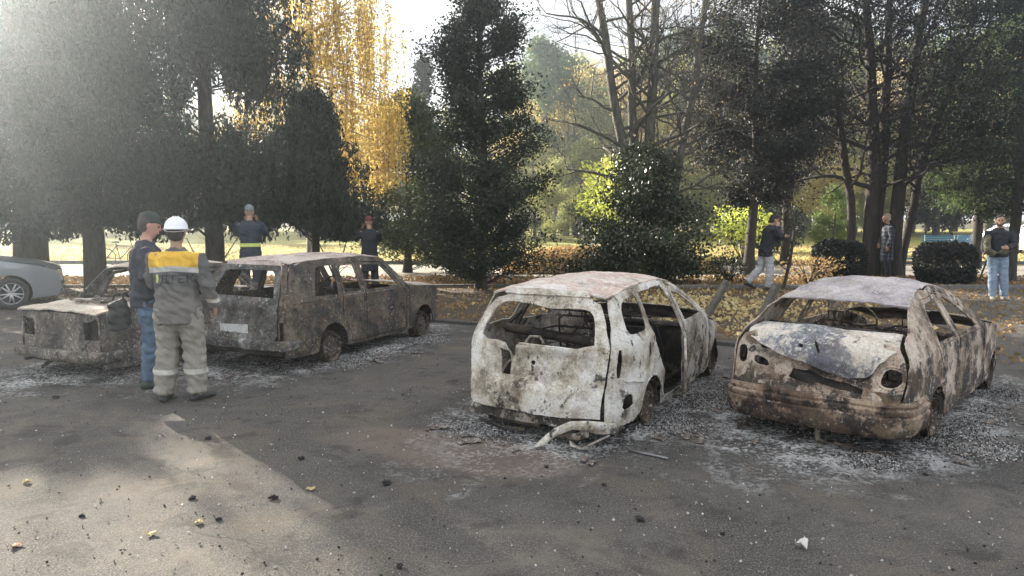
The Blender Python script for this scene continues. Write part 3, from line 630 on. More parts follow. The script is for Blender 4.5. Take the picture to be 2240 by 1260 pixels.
# ---- the two boxy cars -----------------------------------------------
def boxy(kind, key, mats, label, L=3.42):
    side_m, rear_m, roof_m, low_m = mats; sink = 0 if kind == 'wagon' else -.06
    wag = kind == 'wagon'
    root = empty('burnt_estate' if wag else 'burnt_saloon', (CARS[key][0], CARS[key][1], sink), R(90 - CARS[key][2]), label, 'burnt car', 'burnt-out cars in the row')
    if wag:
        rail = [(.30, 1.24), (.5, 1.27), (1.0, 1.285), (1.7, 1.28), (2.05, 1.25), (2.12, 1.22), (2.55, .83), (2.75, .80), (3.1, .775), (3.4, .74), (3.46, .6)]
        xr = [(.2, .0), (.6, .0), (.80, .02), (.86, .06), (1.24, .26), (1.3, .30)]
        top0 = [(.34, 1.255), (.5, 1.27)]
    else:
        rail = [(.0, .80), (.60, .84), (.72, .86), (1.02, 1.20), (1.12, 1.24), (1.5, 1.265), (1.9, 1.255), (2.12, 1.22), (2.55, .83), (2.75, .80), (3.1, .775), (3.4, .74), (3.46, .6)]
        xr = [(.2, .0), (.74, .0), (.82, .02)]
        top0 = [(.03, .80), (.60, .83), (.72, .865), (.86, 1.02), (1.02, 1.19), (1.12, 1.235)]
    B = Body(.70, .80, .26, L, rail, xr, bulge=.025, rc=.2, crn=.02, fb=.05, crown=.035)
    zs = (.18, .3, .45, .6, .72, .80, .90, 1.0, 1.1, 1.24) if wag else (.18, .3, .45, .6, .72, .79)
    ed = [(B.xe(z), z) for z in zs]
    out = ed + top0 + [(1.0 if wag else 1.5, 1.285 if wag else 1.265), (1.7, 1.28 if wag else 1.262), (2.05, 1.25), (2.12, 1.22), (2.55, .83), (2.57, .5), (2.56, .2), (2.45, .16), (1.22, .17)] + arc(.86, .22, .28, -8, 188, 11) + [(.5, .17), (.2, .17)]
    if wag:
        qw = [(.55, .85), (.60, 1.0), (.70, 1.19), (1.02, 1.205), (1.0, .845)]
        rd = [(1.20, .34), (1.05, .56), (1.06, .80), (1.08, 1.22), (1.48, 1.225), (1.50, .8), (1.50, .20), (1.24, .20)]
    else:
        qw = None; rd = [(1.20, .34), (1.05, .56), (.98, .80), (1.14, 1.17), (1.48, 1.20), (1.50, .8), (1.50, .20), (1.24, .20)]
    fdr = [(1.54, .20), (1.54, .8), (1.52, 1.215), (1.98, 1.20), (2.06, 1.17), (2.44, .80), (2.50, .72), (2.50, .20)]
    for sg in (-1, 1):
        panel('body_side', out, ([qw] if qw else []) + [rd, fdr], B.side(sg), side_m, root, .042, .014, .006, 71, 4, rag=.003)
        rw = [(1.12, .85), (1.13, 1.18), (1.43, 1.19), (1.45, .85)] if wag else [(1.06, .85), (1.19, 1.12), (1.43, 1.15), (1.45, .85)]
        panel('rear_door', inset(rd, .013), [rw], B.side(sg), side_m, root, .045, .012, .006, 72, rag=.002)
        panel('front_door', inset(fdr, .013), [[(1.59, .85), (1.58, 1.17), (1.96, 1.16), (2.02, 1.13), (2.32, .84)]], B.side(sg), side_m, root, .045, .012, .006, 73, rag=.002)
        fr = [(2.59, .18), (2.59, .82), (2.75, .80), (3.1, .775), (3.38, .745), (3.42, .6), (3.42, .25), (3.3, .2), (3.27, .2)] + arc(2.98, .22, .28, -5, 185, 10)
        panel('front_fender', fr, [], B.side(sg), side_m, root, .055, .012, .008, 74)
    x0 = .36 if wag else 1.06
    for sg in (-1, 1):
        Lc = [[(x, sg * (B.Y(x, z) + .004), z) for x in [a + (b - a) * i / 10 for i in range(11)]] for a, b, z in ((1.07, 1.50, .815), (1.55, 2.46, .805), (.15, .95, .80), (1.08, 1.48, .60), (1.56, 2.48, .60), (.12, .55, .60))]
        for ln in Lc: tubes('pressed_crease', [ln], .0055, rear_m, root, 5)
        for c in (.86, 2.98): tubes('arch_lip', [[(c + .283 * math.cos(R(a)), sg * (B.Y(c + .283 * math.cos(R(a)), .22 + .283 * math.sin(R(a))) + .003), .22 + .283 * math.sin(R(a))) for a in range(0, 184, 13)]], .010, side_m, root, 6)
    panel('roof', [(x0, -.6), (x0 - .03, 0), (x0, .6), (1.6, .6), (2.08, .59), (2.10, 0), (2.08, -.59), (1.6, -.6)], [], B.roof(), roof_m, root, .05, .012, .013, 81, 4)
    panel('hood', [(2.62, -.57), (2.62, .57), (3.38, .57), (3.40, 0), (3.38, -.57)], [], B.top([(2.6, .83), (3.0, .80), (3.45, .75)], .03), roof_m, root, .07, .01, .01, 83)
    panel('front_panel', [(-.64, .3), (.64, .3), (.64, .72), (-.64, .72)], [arc(-.48, .55, .09, 0, 330), arc(.48, .55, .09, 0, 330), [(-.34, .45), (.34, .45), (.34, .62), (-.34, .62)]], lambda y, z: (L - .03, y, z), side_m, root, .05, .012)
    if wag:
        tl = [(-.57, .37), (.57, .37), (.60, .5), (.60, .84), (.585, 1.0), (.55, 1.235), (-.55, 1.235), (-.585, 1.0), (-.60, .84), (-.60, .5)]
        gl = [(-.52, .865), (.52, .875), (.47, 1.15), (.40, 1.175), (-.42, 1.175), (-.47, 1.14)]
        def gate(y, z):
            p = B.rear(-.01)(y, z); k = smooth(z, .56, .60) * (1 - smooth(z, .70, .74)) * (1 - smooth(abs(y), .44, .5)); return (p[0] + .018 * k - .025 * (1 - smooth(z, .40, .46)), p[1], p[2])
        g = panel('tailgate', tl, [gl], gate, rear_m, root, .035, .014, .006, 91, 6, rag=.003)
        bm = bmesh.new(); box(bm, (-.015, .04, .50), (.006, .44, .105)); pl = frombm('number_plate', bm, burnt('blistered white plate', [(.3, (.55, .55, .53)), (.5, (.72, .72, .71)), (.8, (.80, .80, .80))], 2, 3, .70, .75), root); pl.rotation_euler = (R(-2), 0, 0)
        tubes('glass_rim', [[gate(-.53, .862), gate(0, .868), gate(.53, .872)], [gate(-.55, .87), gate(-.51, 1.12)], [gate(.55, .87), gate(.50, 1.15)]], .010, rear_m, g)
        panel('rear_pillar', [(-.70, .3), (-.61, .3), (-.61, .84), (-.595, 1.0), (-.56, 1.24), (-.66, 1.24), (-.70, .84)], [[(-.69, .34), (-.62, .34), (-.62, .60), (-.69, .60)]], B.rear(0), side_m, root, .04, .014, .006, 92)
        panel('rear_pillar', [(.70, .3), (.61, .3), (.61, .84), (.595, 1.0), (.56, 1.24), (.66, 1.24), (.70, .84)], [[(.69, .34), (.62, .34), (.62, .60), (.69, .60)]], B.rear(0), side_m, root, .04, .014, .006, 93)
        for s in (-1, 1):
            bm = bmesh.new(); box(bm, (.055, s * .655, .47), (.02, .07, .26)); frombm('lamp_housing', bm, INT, root)
        panel('rear_header', [(-.55, 1.225), (.55, 1.225), (.54, 1.275), (-.54, 1.275)], [], B.rear(.0), roof_m, root, .05, .012, .006, 94)
    else:
        panel('tail_panel', [(-.68, .30), (.68, .30), (.68, .78), (-.68, .78)], [[(-.66, .50), (-.42, .50), (-.42, .70), (-.66, .72)], [(.66, .50), (.45, .50), (.43, .68), (.66, .72)], [(-.2, .3), (-.05, .36), (.1, .3)]], B.rear(0), side_m, root, .04, .014, .014, 95, 6, rag=.006)
        panel('tail_recess', [(-.62, .34), (.62, .34), (.62, .74), (-.62, .74)], [], lambda y, z: (.13, y, z), INT, root, .06, .01, .02, 3)
        panel('boot_lid', [(-.03, -.6), (-.03, .6), (.60, .6), (.66, .56), (.66, -.56), (.60, -.6)], [], B.top([(-.05, .795), (.2, .82), (.6, .845), (.7, .85)], .022), roof_m, root, .045, .016, .016, 96, 5, rag=.004)
        bm = bmesh.new()
        for i in range(14):
            rr = random.Random(i); loft(bm, [(.5 + rr.uniform(-.2, .3), rr.uniform(-.5, .3), .86), (.5 + rr.uniform(-.3, .3), rr.uniform(-.5, .3), .90), (.6 + rr.uniform(-.3, .2), rr.uniform(-.5, .3), .87)], [.012, .016, .01], seg=6)
        frombm('charred_trim', bm, side_m, root)
        panel('rear_shelf', [(.66, -.56), (.66, .56), (1.0, .56), (1.0, -.56)], [], lambda x, y: (x, y, .85), INT, root, .08, .01, .012)
    bumper('bumper', [(-.03, .385), (.03, .385), (.045, .365), (.04, .33), (.045, .29), (.0, .27)] if wag else [(-.03, .37), (.03, .37), (.045, .34), (.035, .27), (.0, .25)], bar_loop(.70, -.045, .0, .06, .22), low_m, root, .008 if wag else .02, 7)
    bm = bmesh.new(); box(bm, (.3, 0, .22), (.5, 1.2, .04)); box(bm, (.75, 0, .2), (.12, 1.1, .08)); loft(bm, [(.1, .3, .2), (-.02, .3, .14)], [.02, .02]); frombm('underbody', bm, INT, root)
    for x in (.86, 2.98):
        wheel_well(root, x, .68, .22, .27, INT)
        for sg in (-1, 1): burnt_wheel(root, x, sg * .60, sg, .172, RUST, .18)
    interior(root, B, .35 if wag else .9, 2.36, INT, .80, True, 1.22)
    return root
build_wagon(); build_sedan()
E1 = burnt('dark scorched side', [(.30, (.018, .018, .019)), (.44, (.038, .038, .037)), (.54, (.095, .075, .058)), (.66, (.21, .17, .135)), (.8, (.07, .065, .06))], 23, 3.0, .545, .62, zone=(.6, .2, .03), rust=.6)
E2 = burnt('grey scaled tailgate', [(.30, (.026, .027, .028)), (.46, (.052, .052, .051)), (.56, (.15, .145, .138)), (.70, (.52, .50, .48))], 29, 3.2, .57, .60)
E3 = burnt('pinkish scaled roof', [(.30, (.20, .17, .17)), (.44, (.36, .28, .25)), (.55, (.50, .42, .37)), (.70, (.62, .58, .55))], 31, 2.4, .66, .58)
boxy('wagon', 'lada', (E1, E2, E3, E2), 'burnt-out dark grey boxy estate with blank white number plate, behind the worker in the helmet')
E4 = burnt('sandy scaled boot', [(.30, (.24, .19, .15)), (.44, (.46, .38, .29)), (.55, (.56, .50, .42)), (.70, (.40, .28, .23))], 37, 3.2, .66, .58)
E5 = burnt('brown charred tail', [(.30, (.025, .025, .025)), (.46, (.07, .065, .058)), (.56, (.20, .175, .15)), (.70, (.48, .44, .40))], 39, 3.4, .55, .60)
boxy('saloon', 'left', (E5, E5, E4, E5), 'burnt-out boxy saloon with flat sandy boot lid, leftmost wreck, partly hidden by the two men')

# ------------------------------------------------------------------ vegetation
def quads(name, Cc, size, mat, parent=None, seed=0, elong=1.8, droop=0., flat=0., kind=None, sizevar=.4, up=None):
    """one small leaf-shaped face per centre"""
    rg = np.random.default_rng(seed); n = len(Cc)
    d = rg.normal(size=(n, 3)); d[:, 2] = d[:, 2] * (1 - flat) - droop * 2.2
    d /= np.linalg.norm(d, axis=1)[:, None]
    q = rg.normal(size=(n, 3)); 
    if flat: q[:, 2] *= (1 - flat)
    s = np.cross(d, q); s /= np.linalg.norm(s, axis=1)[:, None] + 1e-9
    L = (size * (1 + sizevar * rg.uniform(-1, 1, n)))[:, None]; w = L / elong
    P = np.stack([Cc + d * L * .5, Cc + s * w * .5 + d * L * .08, Cc - d * L * .5, Cc - s * w * .5 + d * L * .08], 1).reshape(-1, 3)
    me = bpy.data.meshes.new(name); me.vertices.add(4 * n); me.vertices.foreach_set('co', P.astype('f').ravel())
    me.loops.add(4 * n); me.loops.foreach_set('vertex_index', np.arange(4 * n, dtype='i'))
    me.polygons.add(n); me.polygons.foreach_set('loop_start', np.arange(0, 4 * n, 4, dtype='i')); me.polygons.foreach_set('loop_total', np.full(n, 4, 'i'))
    me.update(calc_edges=True)
    return link(name, me, mat, parent, False)
def tubemesh(name, lines, mat, parent=None, seg=5):
    """many tapered branches: each line is a list of (x,y,z,r)"""
    Vv = []; F = []; off = 0
    for ln in lines:
        A = np.array(ln, float); P = A[:, :3]; r = A[:, 3]; n = len(P)
        T = np.gradient(P, axis=0); T /= np.linalg.norm(T, axis=1)[:, None] + 1e-9
        ref = np.where(np.abs(T[:, 2:3]) > .8, np.array([[1., 0, 0]]), np.array([[0, 0, 1.]]))
        S = np.cross(T, ref); S /= np.linalg.norm(S, axis=1)[:, None] + 1e-9; U = np.cross(T, S)
        a = np.arange(seg) * 2 * math.pi / seg
        ring = P[:, None, :] + r[:, None, None] * (S[:, None, :] * np.cos(a)[None, :, None] + U[:, None, :] * np.sin(a)[None, :, None])
        Vv.append(ring.reshape(-1, 3)); i = np.arange(n - 1)[:, None] * seg; k = np.arange(seg)[None, :]; k2 = (k + 1) % seg
        F.append(np.stack([i + k, i + k2, i + seg + k2, i + seg + k], -1).reshape(-1, 4) + off); off += n * seg
    Vv = np.concatenate(Vv); F = np.concatenate(F); m = len(F)
    me = bpy.data.meshes.new(name); me.vertices.add(len(Vv)); me.vertices.foreach_set('co', Vv.astype('f').ravel())
    me.loops.add(4 * m); me.loops.foreach_set('vertex_index', F.astype('i').ravel())
    me.polygons.add(m); me.polygons.foreach_set('loop_start', np.arange(0, 4 * m, 4, dtype='i')); me.polygons.foreach_set('loop_total', np.full(m, 4, 'i'))
    me.update(calc_edges=True)
    return link(name, me, mat, parent, True)
def grow(rng, p, d, ln, r, depth, out, kids=3, spread=.7, up=.25, wig=.16, shrink=.68, tips=None, seg=6):
    p = np.array(p, float); d = np.array(d, float); pts = []
    for i in range(seg + 1):
        pts.append((*p, r * (1 - .55 * i / seg))); 
        d = d + rng.normal(size=3) * wig + np.array([0, 0, up * .12]); d /= np.linalg.norm(d); p = p + d * ln / seg
    out.append(pts)
    if depth == 0:
        if tips is not None: tips.append((p, d))
        return
    for j in range(kids):
        i = int(rng.integers(2, seg + 1)) if j else seg
        q = np.array(pts[i][:3]); a = rng.normal(size=3); a -= d * a.dot(d); a /= np.linalg.norm(a)
        nd = d * (1 - spread * .5) + a * spread + np.array([0, 0, up]); nd /= np.linalg.norm(nd)
        grow(rng, q, nd, ln * shrink * rng.uniform(.75, 1.15), pts[i][3] * .68, depth - 1, out, kids, spread, up, wig, shrink, tips, seg)
def crown_pts(rng, prof, z0, z1, n_spray, per, spray_w=.16, inner=.25, lift=.35, lump=.22, ph=0):
    """sprays of leaves running outwards from the stem to a lumpy crown outline"""
    out = []; tw = []; K = max(12, n_spray // 7); az = rng.random(K); ath = rng.uniform(0, 2 * math.pi, K); ar = 1 + lump * rng.normal(size=K) * .55; asz = rng.uniform(.6, 1.5, K)
    for i in range(n_spray):
        c = int(rng.integers(0, K)); q = asz[c]; z = z0 + (z1 - z0) * float(np.clip(az[c] + rng.normal() * .030 * q * 5 / (z1 - z0 + 1), 0, 1)); th = ath[c] + rng.normal() * .17 * q
        Rr = np.interp((z - z0) / (z1 - z0), [a for a, b in prof], [b for a, b in prof])
        Rr *= ar[c] * (1 + lump * rng.normal() * .38)
        Rr = max(.05, Rr); k = per
        t = inner + (1 - inner) * rng.random(k) ** .6
        a0 = np.array([math.cos(th), math.sin(th), 0]); zz = z + lift * Rr * (t - .6)
        P = a0[None, :] * (Rr * t)[:, None]; P[:, 2] = zz
        P += rng.normal(size=(k, 3)) * spray_w * (.5 + .5 * t)[:, None]
        out.append(P); tw.append([(0, 0, z - lift * Rr * .6, .016), (a0[0] * Rr * .5, a0[1] * Rr * .5, z - lift * Rr * .1, .010), (a0[0] * Rr * .95, a0[1] * Rr * .95, z + lift * Rr * .35, .004)])
    P = np.concatenate(out); P = P[P[:, 2] > .05]; return P, tw
def conifer(name, loc, prof, z0, H, n, per, leaf, mats, label, seed=0, group=None, w=.16, lift=.35, trunk_r=.14, lean=(0, 0), droop=0., cat='tree', lump=.22, elong=1.8, inner=.25, tw_every=2, extra=None):
    root = empty(name, (loc[0], loc[1], 0), 0, label, cat, group); rng = np.random.default_rng(seed)
    P, tw = crown_pts(rng, prof, z0, H, n, per, w, inner, lift, lump, seed)
    if droop: P[:, 2] -= droop * (np.hypot(P[:, 0], P[:, 1]) ** 1.3) * .25
    P[:, 0] += lean[0] * P[:, 2]; P[:, 1] += lean[1] * P[:, 2]; P = P[P[:, 2] > .1]
    if extra is not None: P = np.concatenate([P, extra])
    quads('crown', P, leaf, mats[0], root, seed, elong, droop)
    ln = [[(lean[0] * z + .05 * math.sin(z * 1.1 + seed), lean[1] * z + .05 * math.cos(z * .9), z, trunk_r * (1 - .85 * z / H)) for z in np.linspace(-.05, H * .96, 12)]]
    ln[0][0] = (*ln[0][0][:3], trunk_r * 1.35)
    tubemesh('trunk', ln, mats[1], root, 10)
    L2 = [[(a + lean[0] * c, b + lean[1] * c, c - droop * (math.hypot(a, b) ** 1.3) * .25, r) for a, b, c, r in t] for t in tw[::tw_every]]
    tubemesh('twigs', L2, mats[1], root, 4)
    return root
BARK = barkmat('dark bark', (.020, .017, .016), (.075, .062, .052))
BARKG = barkmat('grey green bark', (.05, .05, .042), (.17, .16, .13))
BIRCHB = barkmat('birch bark', (.05, .05, .05), (.62, .60, .56), 3)
THUJA = leafmat('thuja green', (.010, .014, .011), (.038, .050, .028), (.020, .028, .019), .12, .6)
THUJAD = leafmat('dark weeping conifer', (.012, .018, .015), (.034, .045, .032), (.020, .028, .021), .08)
THUJAP = leafmat('dusky conifer', (.012, .013, .015), (.038, .041, .036), (.021, .023, .023), .12)
YELLOW = leafmat('birch yellow', (.40, .27, .07), (.78, .60, .20), (.50, .38, .10), .5)
YGREEN = leafmat('yellowing green', (.20, .26, .05), (.55, .46, .12), (.34, .36, .07), .55)
BROWNL = leafmat('rusty leaves', (.22, .12, .05), (.48, .34, .16), (.36, .22, .09), .4)
GREENL = leafmat('pine green', (.05, .085, .03), (.14, .19, .07), (.085, .13, .05), .35)
IVY = leafmat('ivy green', (.012, .018, .013), (.055, .072, .036), (.024, .034, .020), .10, .4)

# three tall dark weeping conifers filling the left, close together
def weeping(loc, prof, z0, H, n, seed, label, tr=.2, bot=1.45):
    rng = np.random.default_rng(seed); root = empty('weeping_conifer', (loc[0], loc[1], 0), 0, label, 'tree', 'tall dark conifers on the left'); out = []; tw = []
    for i in range(n // 17):
        u = rng.random(); z = z0 + (H - z0) * u; th = rng.uniform(0, 2 * math.pi); ca, sa = math.cos(th), math.sin(th)
        Rr = np.interp((z - z0) / (H - z0), [a for a, b in prof], [b for a, b in prof]) * (1 + rng.normal() * .16); rise = rng.uniform(.0, .5)
        tw.append([(0, 0, z - .3, .022), (ca * Rr * .4, sa * Rr * .4, z + rise * .5, .016), (ca * Rr * .8, sa * Rr * .8, z + rise * .4, .010), (ca * Rr * 1.05, sa * Rr * 1.05, z - .2, .005)])
        for j in range(17):
            t = rng.uniform(.25, 1.05); w = rng.normal() * .20; r0 = Rr * t; L = rng.uniform(.5, 1.7) * (1.15 - .4 * t); k = int(46 * L); v = rng.random(k)
            P = np.zeros((k, 3)); P[:, 0] = ca * r0 - sa * w; P[:, 1] = sa * r0 + ca * w; P[:, 2] = z + rise * (1 - t) - v * L
            P += rng.normal(size=(k, 3)) * np.array([.07, .07, .05]) * (1.1 - .6 * v)[:, None]; out.append(P)
    P = np.concatenate(out); P = P[P[:, 2] > bot + .25 * np.sin(P[:, 0] * 2.1 + seed)]
    quads('crown', P, .105, THUJAD, root, seed, 2.6, .9)
    tubemesh('trunk', [[(.05 * math.sin(z), .05 * math.cos(z), z, tr * (1 - .8 * z / H)) for z in np.linspace(-.05, H * .95, 10)]], BARK, root, 10)
    tubemesh('twigs', tw, BARK, root, 4); return root
PR = [(0, .75), (.12, 1.0), (.5, .95), (.8, .7), (1, .3)]
sc = lambda p, k: [(a, b * k) for a, b in p]
weeping((-9.9, 17.0), sc(PR, 2.05), 1.5, 11.5, 3300, 1, 'very tall dark weeping conifer rising right behind the man in the cap', .26)
weeping((-7.3, 17.6), sc(PR, 2.25), 1.5, 11.5, 3500, 2, 'very tall dark weeping conifer behind the boxy estate, its right edge against the yellow birch', .24)
weeping((-5.0, 18.2), [(0, 1.5), (.3, 1.45), (.6, 1.15), (.85, .65), (1, .2)], 1.3, 4.9, 1300, 3, 'low dark weeping conifer drooping beside the birch, right of the tall dark pair', .12)
weeping((-12.7, 19.3), sc(PR, 2.15), 2.0, 13.0, 2800, 4, 'tall dark conifer at the far left, beyond the thick pine trunk', .24)

# thick pine at the left edge, boughs against the sky
def pine(loc, label, seed=0):
    rng = np.random.default_rng(seed); root = empty('pine_tree', (loc[0], loc[1], 0), 0, label, 'tree')
    H = 14; tubemesh('trunk', [[(.12 * math.sin(z * .35), .05 * z * .1, z, .30 * (1 - .6 * z / H) + (.08 if z < .3 else 0)) for z in np.linspace(-.05, H, 16)]], BARK, root, 14)
    br = []; P = []
    for i in range(46):
        z = rng.uniform(4.2, H); th = rng.uniform(0, 2 * math.pi); o = []; tips = []
        grow(rng, (0, 0, z), (math.cos(th), math.sin(th), .22), rng.uniform(.9, 1.35), .05, 2, o, 3, .6, .10, .14, .62, tips, 5); br += o
        for p, d in tips:
            k = 26; P.append(np.array(p)[None, :] + rng.normal(size=(k, 3)) * .17)
    tubemesh('branches', br, BARK, root, 5); quads('needles', np.concatenate(P), .13, THUJAD, root, seed, 5, 0)
    return root
pine((-11.2, 16.6), 'thick-trunked pine at the left edge with open boughs against the sky', 5)
pine((-20.1, 19.5), 'pine mostly outside the left edge behind the silver car', 6)

# centre thuja, its companion, the spruce tip
conifer('thuja_tree', (-.72, 17.6), [(0, .95), (.06, 1.35), (.2, 1.70), (.36, 1.55), (.52, 1.15), (.66, 1.0), (.82, .88), (.93, .5), (1, .08)], .42, 7.35, 820, 90, .078, (THUJA, BARK), 'dark dense thuja in the middle with its bare trunk foot showing behind the pale wagon', 11, None, .13, .45, .14, (0, 0), cat='tree', lump=.34, elong=1.9)
conifer('thuja_tree', (-3.4, 23.5), [(0, 1.4), (.2, 1.9), (.5, 1.9), (.75, 1.4), (1, .2)], .5, 5.5, 520, 80, .10, (leafmat('mid conifer', (.03, .05, .022), (.10, .13, .055), (.055, .08, .035), .25), BARK), 'mid green conifer between the birch and the dark central thuja', 12, None, .2, .4, .14, lump=.35)
conifer('spruce_tree', (-4.6, 38), [(0, 1.7), (.5, 1.2), (.8, .5), (1, .05)], 1, 9.6, 240, 70, .17, (THUJA, BARK), 'distant pointed spruce whose tip rises into the gap of sky', 13, None, .2, -.1, .18)

# weeping birch in autumn leaf
def birch(loc, seed, label):
    rng = np.random.default_rng(seed); root = empty('birch_tree', (loc[0], loc[1], 0), 0, label, 'tree'); out = []; tips = []; H = 13
    tr = [[(.15 * math.sin(z * .3), 0, z, .20 * (1 - .85 * z / H)) for z in np.linspace(-.05, H, 14)]]
    for i in range(34):
        z = rng.uniform(2.8, H * .95); th = rng.uniform(0, 2 * math.pi)
        grow(rng, (.15 * math.sin(z * .3), 0, z), (math.cos(th) * .8, math.sin(th) * .8, .6), 1.45, .045, 1, out, 4, .6, .1, .14, .7, tips, 5)
    st = []; P = []
    for p, d in tips:
        for j in range(7):
            q = np.array(p) + rng.normal(size=3) * .35; L = rng.uniform(.8, 2.6); m = 6; ln = []
            for i in range(m): ln.append((q[0] + .05 * math.sin(i * 1.3 + j), q[1] + .03 * i, q[2] - L * i / (m - 1), .006)) 
            st.append(ln); k = int(L * 27); t = rng.random(k); P.append(np.stack([q[0] + rng.normal(size=k) * .07, q[1] + .15 * t + rng.normal(size=k) * .07, q[2] - L * t], 1))
    for i in range(150):
        q = np.array([rng.uniform(.9, 2.9), rng.uniform(-.9, .7), rng.uniform(3.3, 5.6)]); L = rng.uniform(.6, 1.7); k = int(L * 46); t = rng.random(k)
        if i % 12 == 0: out.append([(0, 0, q[2] + .9, .03), (q[0] * .5, q[1] * .5, q[2] + .6, .02), (q[0], q[1], q[2] + .05, .008)])
        st.append([(q[0], q[1], q[2] - L * j / 5, .005) for j in range(6)]); P.append(np.stack([q[0] + rng.normal(size=k) * .09, q[1] + rng.normal(size=k) * .09, q[2] - L * t], 1))
    P = np.concatenate(P); P = P[(P[:, 2] > 2.3 + .4 * np.sin(P[:, 0] * 3))]
    tubemesh('trunk', tr, BIRCHB, root, 10); tubemesh('branches', out, BIRCHB, root, 5); tubemesh('hanging_twigs', st, barkmat('birch twig', (.10, .06, .05), (.22, .14, .11)), root, 3)
    quads('leaves', P, .078, YELLOW, root, seed, 1.4, .35); return root
birch((-6.0, 21.6), 21, 'weeping birch with yellow leaves and a pale trunk, left of the gap of sky')

# bare many-stemmed tree behind the pale wagon
def stems_tree(name, loc, stems, kids, label, seed, bark, leafm=None, leafn=0, H=11, ln=1.8, depth=3, bz=2.2, up=.25, r=.13, spread=.75, lsize=.07, per=.9):
    rng = np.random.default_rng(seed); root = empty(name, (loc[0], loc[1], 0), 0, label, 'tree'); out = []; tips = []
    for i, st in enumerate(stems):
        A = np.array(st, float); zz = np.linspace(A[0, 2], A[-1, 2], 16); X = np.interp(zz, A[:, 2], A[:, 0]); Y = np.interp(zz, A[:, 2], A[:, 1])
        rr = np.interp(zz, A[:, 2], A[:, 3]); line = [(x + .02 * math.sin(z * 2.1 + i), y, z, q) for x, y, z, q in zip(X, Y, zz, rr)]
        line[0] = (*line[0][:3], line[0][3] * 1.35)
        s = tubemesh('trunk', [line], bark, root, 10)
        z = bz
        while z < A[-1, 2]:
            th = rng.uniform(0, 2 * math.pi); x = np.interp(z, zz, X); y = np.interp(z, zz, Y)
            grow(rng, (x, y, z), (math.cos(th), math.sin(th) * .8, .45), ln * rng.uniform(.6, 1.15), np.interp(z, zz, rr) * .42, depth, out, kids, spread, up, .17, .66, tips, 6)
            z += per * rng.uniform(.5, 1.4)
    tubemesh('branches', out, bark, root, 5)
    if leafm and leafn:
        P = np.array([p for p, d in tips]); idx = rng.integers(0, len(P), leafn); quads('leaves', P[idx] + rng.normal(size=(leafn, 3)) * .16, lsize, leafm, root, seed, 1.5, .3)
    return root
stems_tree('bare_tree', (3.75, 20.6), [[(0, 0, -.05, .17), (-.35, 0, 2.6, .15), (-.75, .1, 4.4, .13), (-1.45, .2, 8.6, .09)], [(.05, .1, -.05, .16), (-.3, .2, 4.0, .13), (-.5, .3, 9, .08)],
    [(.15, -.1, -.05, .17), (.12, -.1, 4.2, .14), (.2, -.1, 7.2, .12), (.35, 0, 10, .07)], [(.3, .1, -.05, .14), (.95, .2, 2.9, .12), (1.4, .2, 5.6, .10), (1.85, .3, 9.4, .07)]], 4,
    'bare grey-barked tree of four diverging stems behind the pale wagon', 31, BARKG, BROWNL, 700, depth=3, bz=2.4, ln=2.1, per=.42)
# dark many-stemmed tree behind the saloon
stems_tree('dark_stemmed_tree', (11.1, 21.8), [[(-.35, 0, -.05, .21), (-.25, 0, 3, .19), (-.45, 0, 5.6, .15), (-.9, 0, 9.5, .08)], [(.0, .3, -.05, .17), (.15, .3, 4, .14), (.1, .3, 9, .07)],
    [(.45, 0, -.05, .22), (.50, 0, 3, .18), (.75, 0, 6, .13), (1.2, 0, 10, .07)], [(.75, .2, -.05, .13), (1.2, .2, 3.2, .11), (2.2, .2, 6.5, .07)], [(-.7, .2, -.05, .13), (-.85, .2, 2.5, .12), (-1.5, .3, 6, .07)]], 4,
    'dark many-stemmed tree with a haze of fine twigs behind the scorched saloon', 33, BARK, THUJAP, 34000, depth=3, bz=2.7, ln=2.5, per=.36, up=.12, lsize=.085, spread=.85)
# ivy-grown thicket round the bare tree's foot
conifer('ivy_thicket', (3.6, 19.6), [(0, 1.5), (.2, 1.6), (.5, 1.15), (.75, 1.0), (1, .35)], .1, 3.5, 460, 80, .08, (IVY, BARK), 'dark ivy-leaved thicket around the foot of the bare grey tree', 35, None, .16, .2, .05, cat='shrub', elong=1.3, lump=.6)
# dark thuja to its right and evergreens at the right edge
conifer('thuja_tree', (7.3, 22.0), [(0, .8), (.2, 1.8), (.5, 2.1), (.8, 1.9), (1, 1.0)], 2.3, 9.8, 760, 80, .085, (THUJAP, BARK), 'broad dusky dark conifer between the bare grey tree and the dark many-stemmed tree', 36, None, .17, .3, .16, lump=.2)
conifer('pine_tree', (13.6, 19.6), [(0, 1.5), (.3, 2.0), (.7, 1.9), (1, .7)], 2.0, 9.6, 520, 62, .10, (THUJA, BARK), 'evergreen with drooping dark boughs above the man at the right edge', 37, None, .16, .1, .16, droop=.5, lump=.3, elong=3)
conifer('pine_tree', (16.4, 25.5), [(0, 1.6), (.4, 2.4), (1, .8)], 1.8, 10.5, 420, 70, .13, (GREENL, BARK), 'brighter green evergreen at the right edge, partly hidden by darker boughs', 38, None, .22, .2, .18, lump=.35, elong=3)
conifer('thuja_tree', (10.4, 27.5), [(0, 1.4), (.3, 2.0), (.7, 1.7), (1, .5)], 2.4, 11, 420, 80, .12, (THUJAP, BARK), 'dusky conifer behind the dark many-stemmed tree', 39, None, .2, .2, .16, lump=.3)

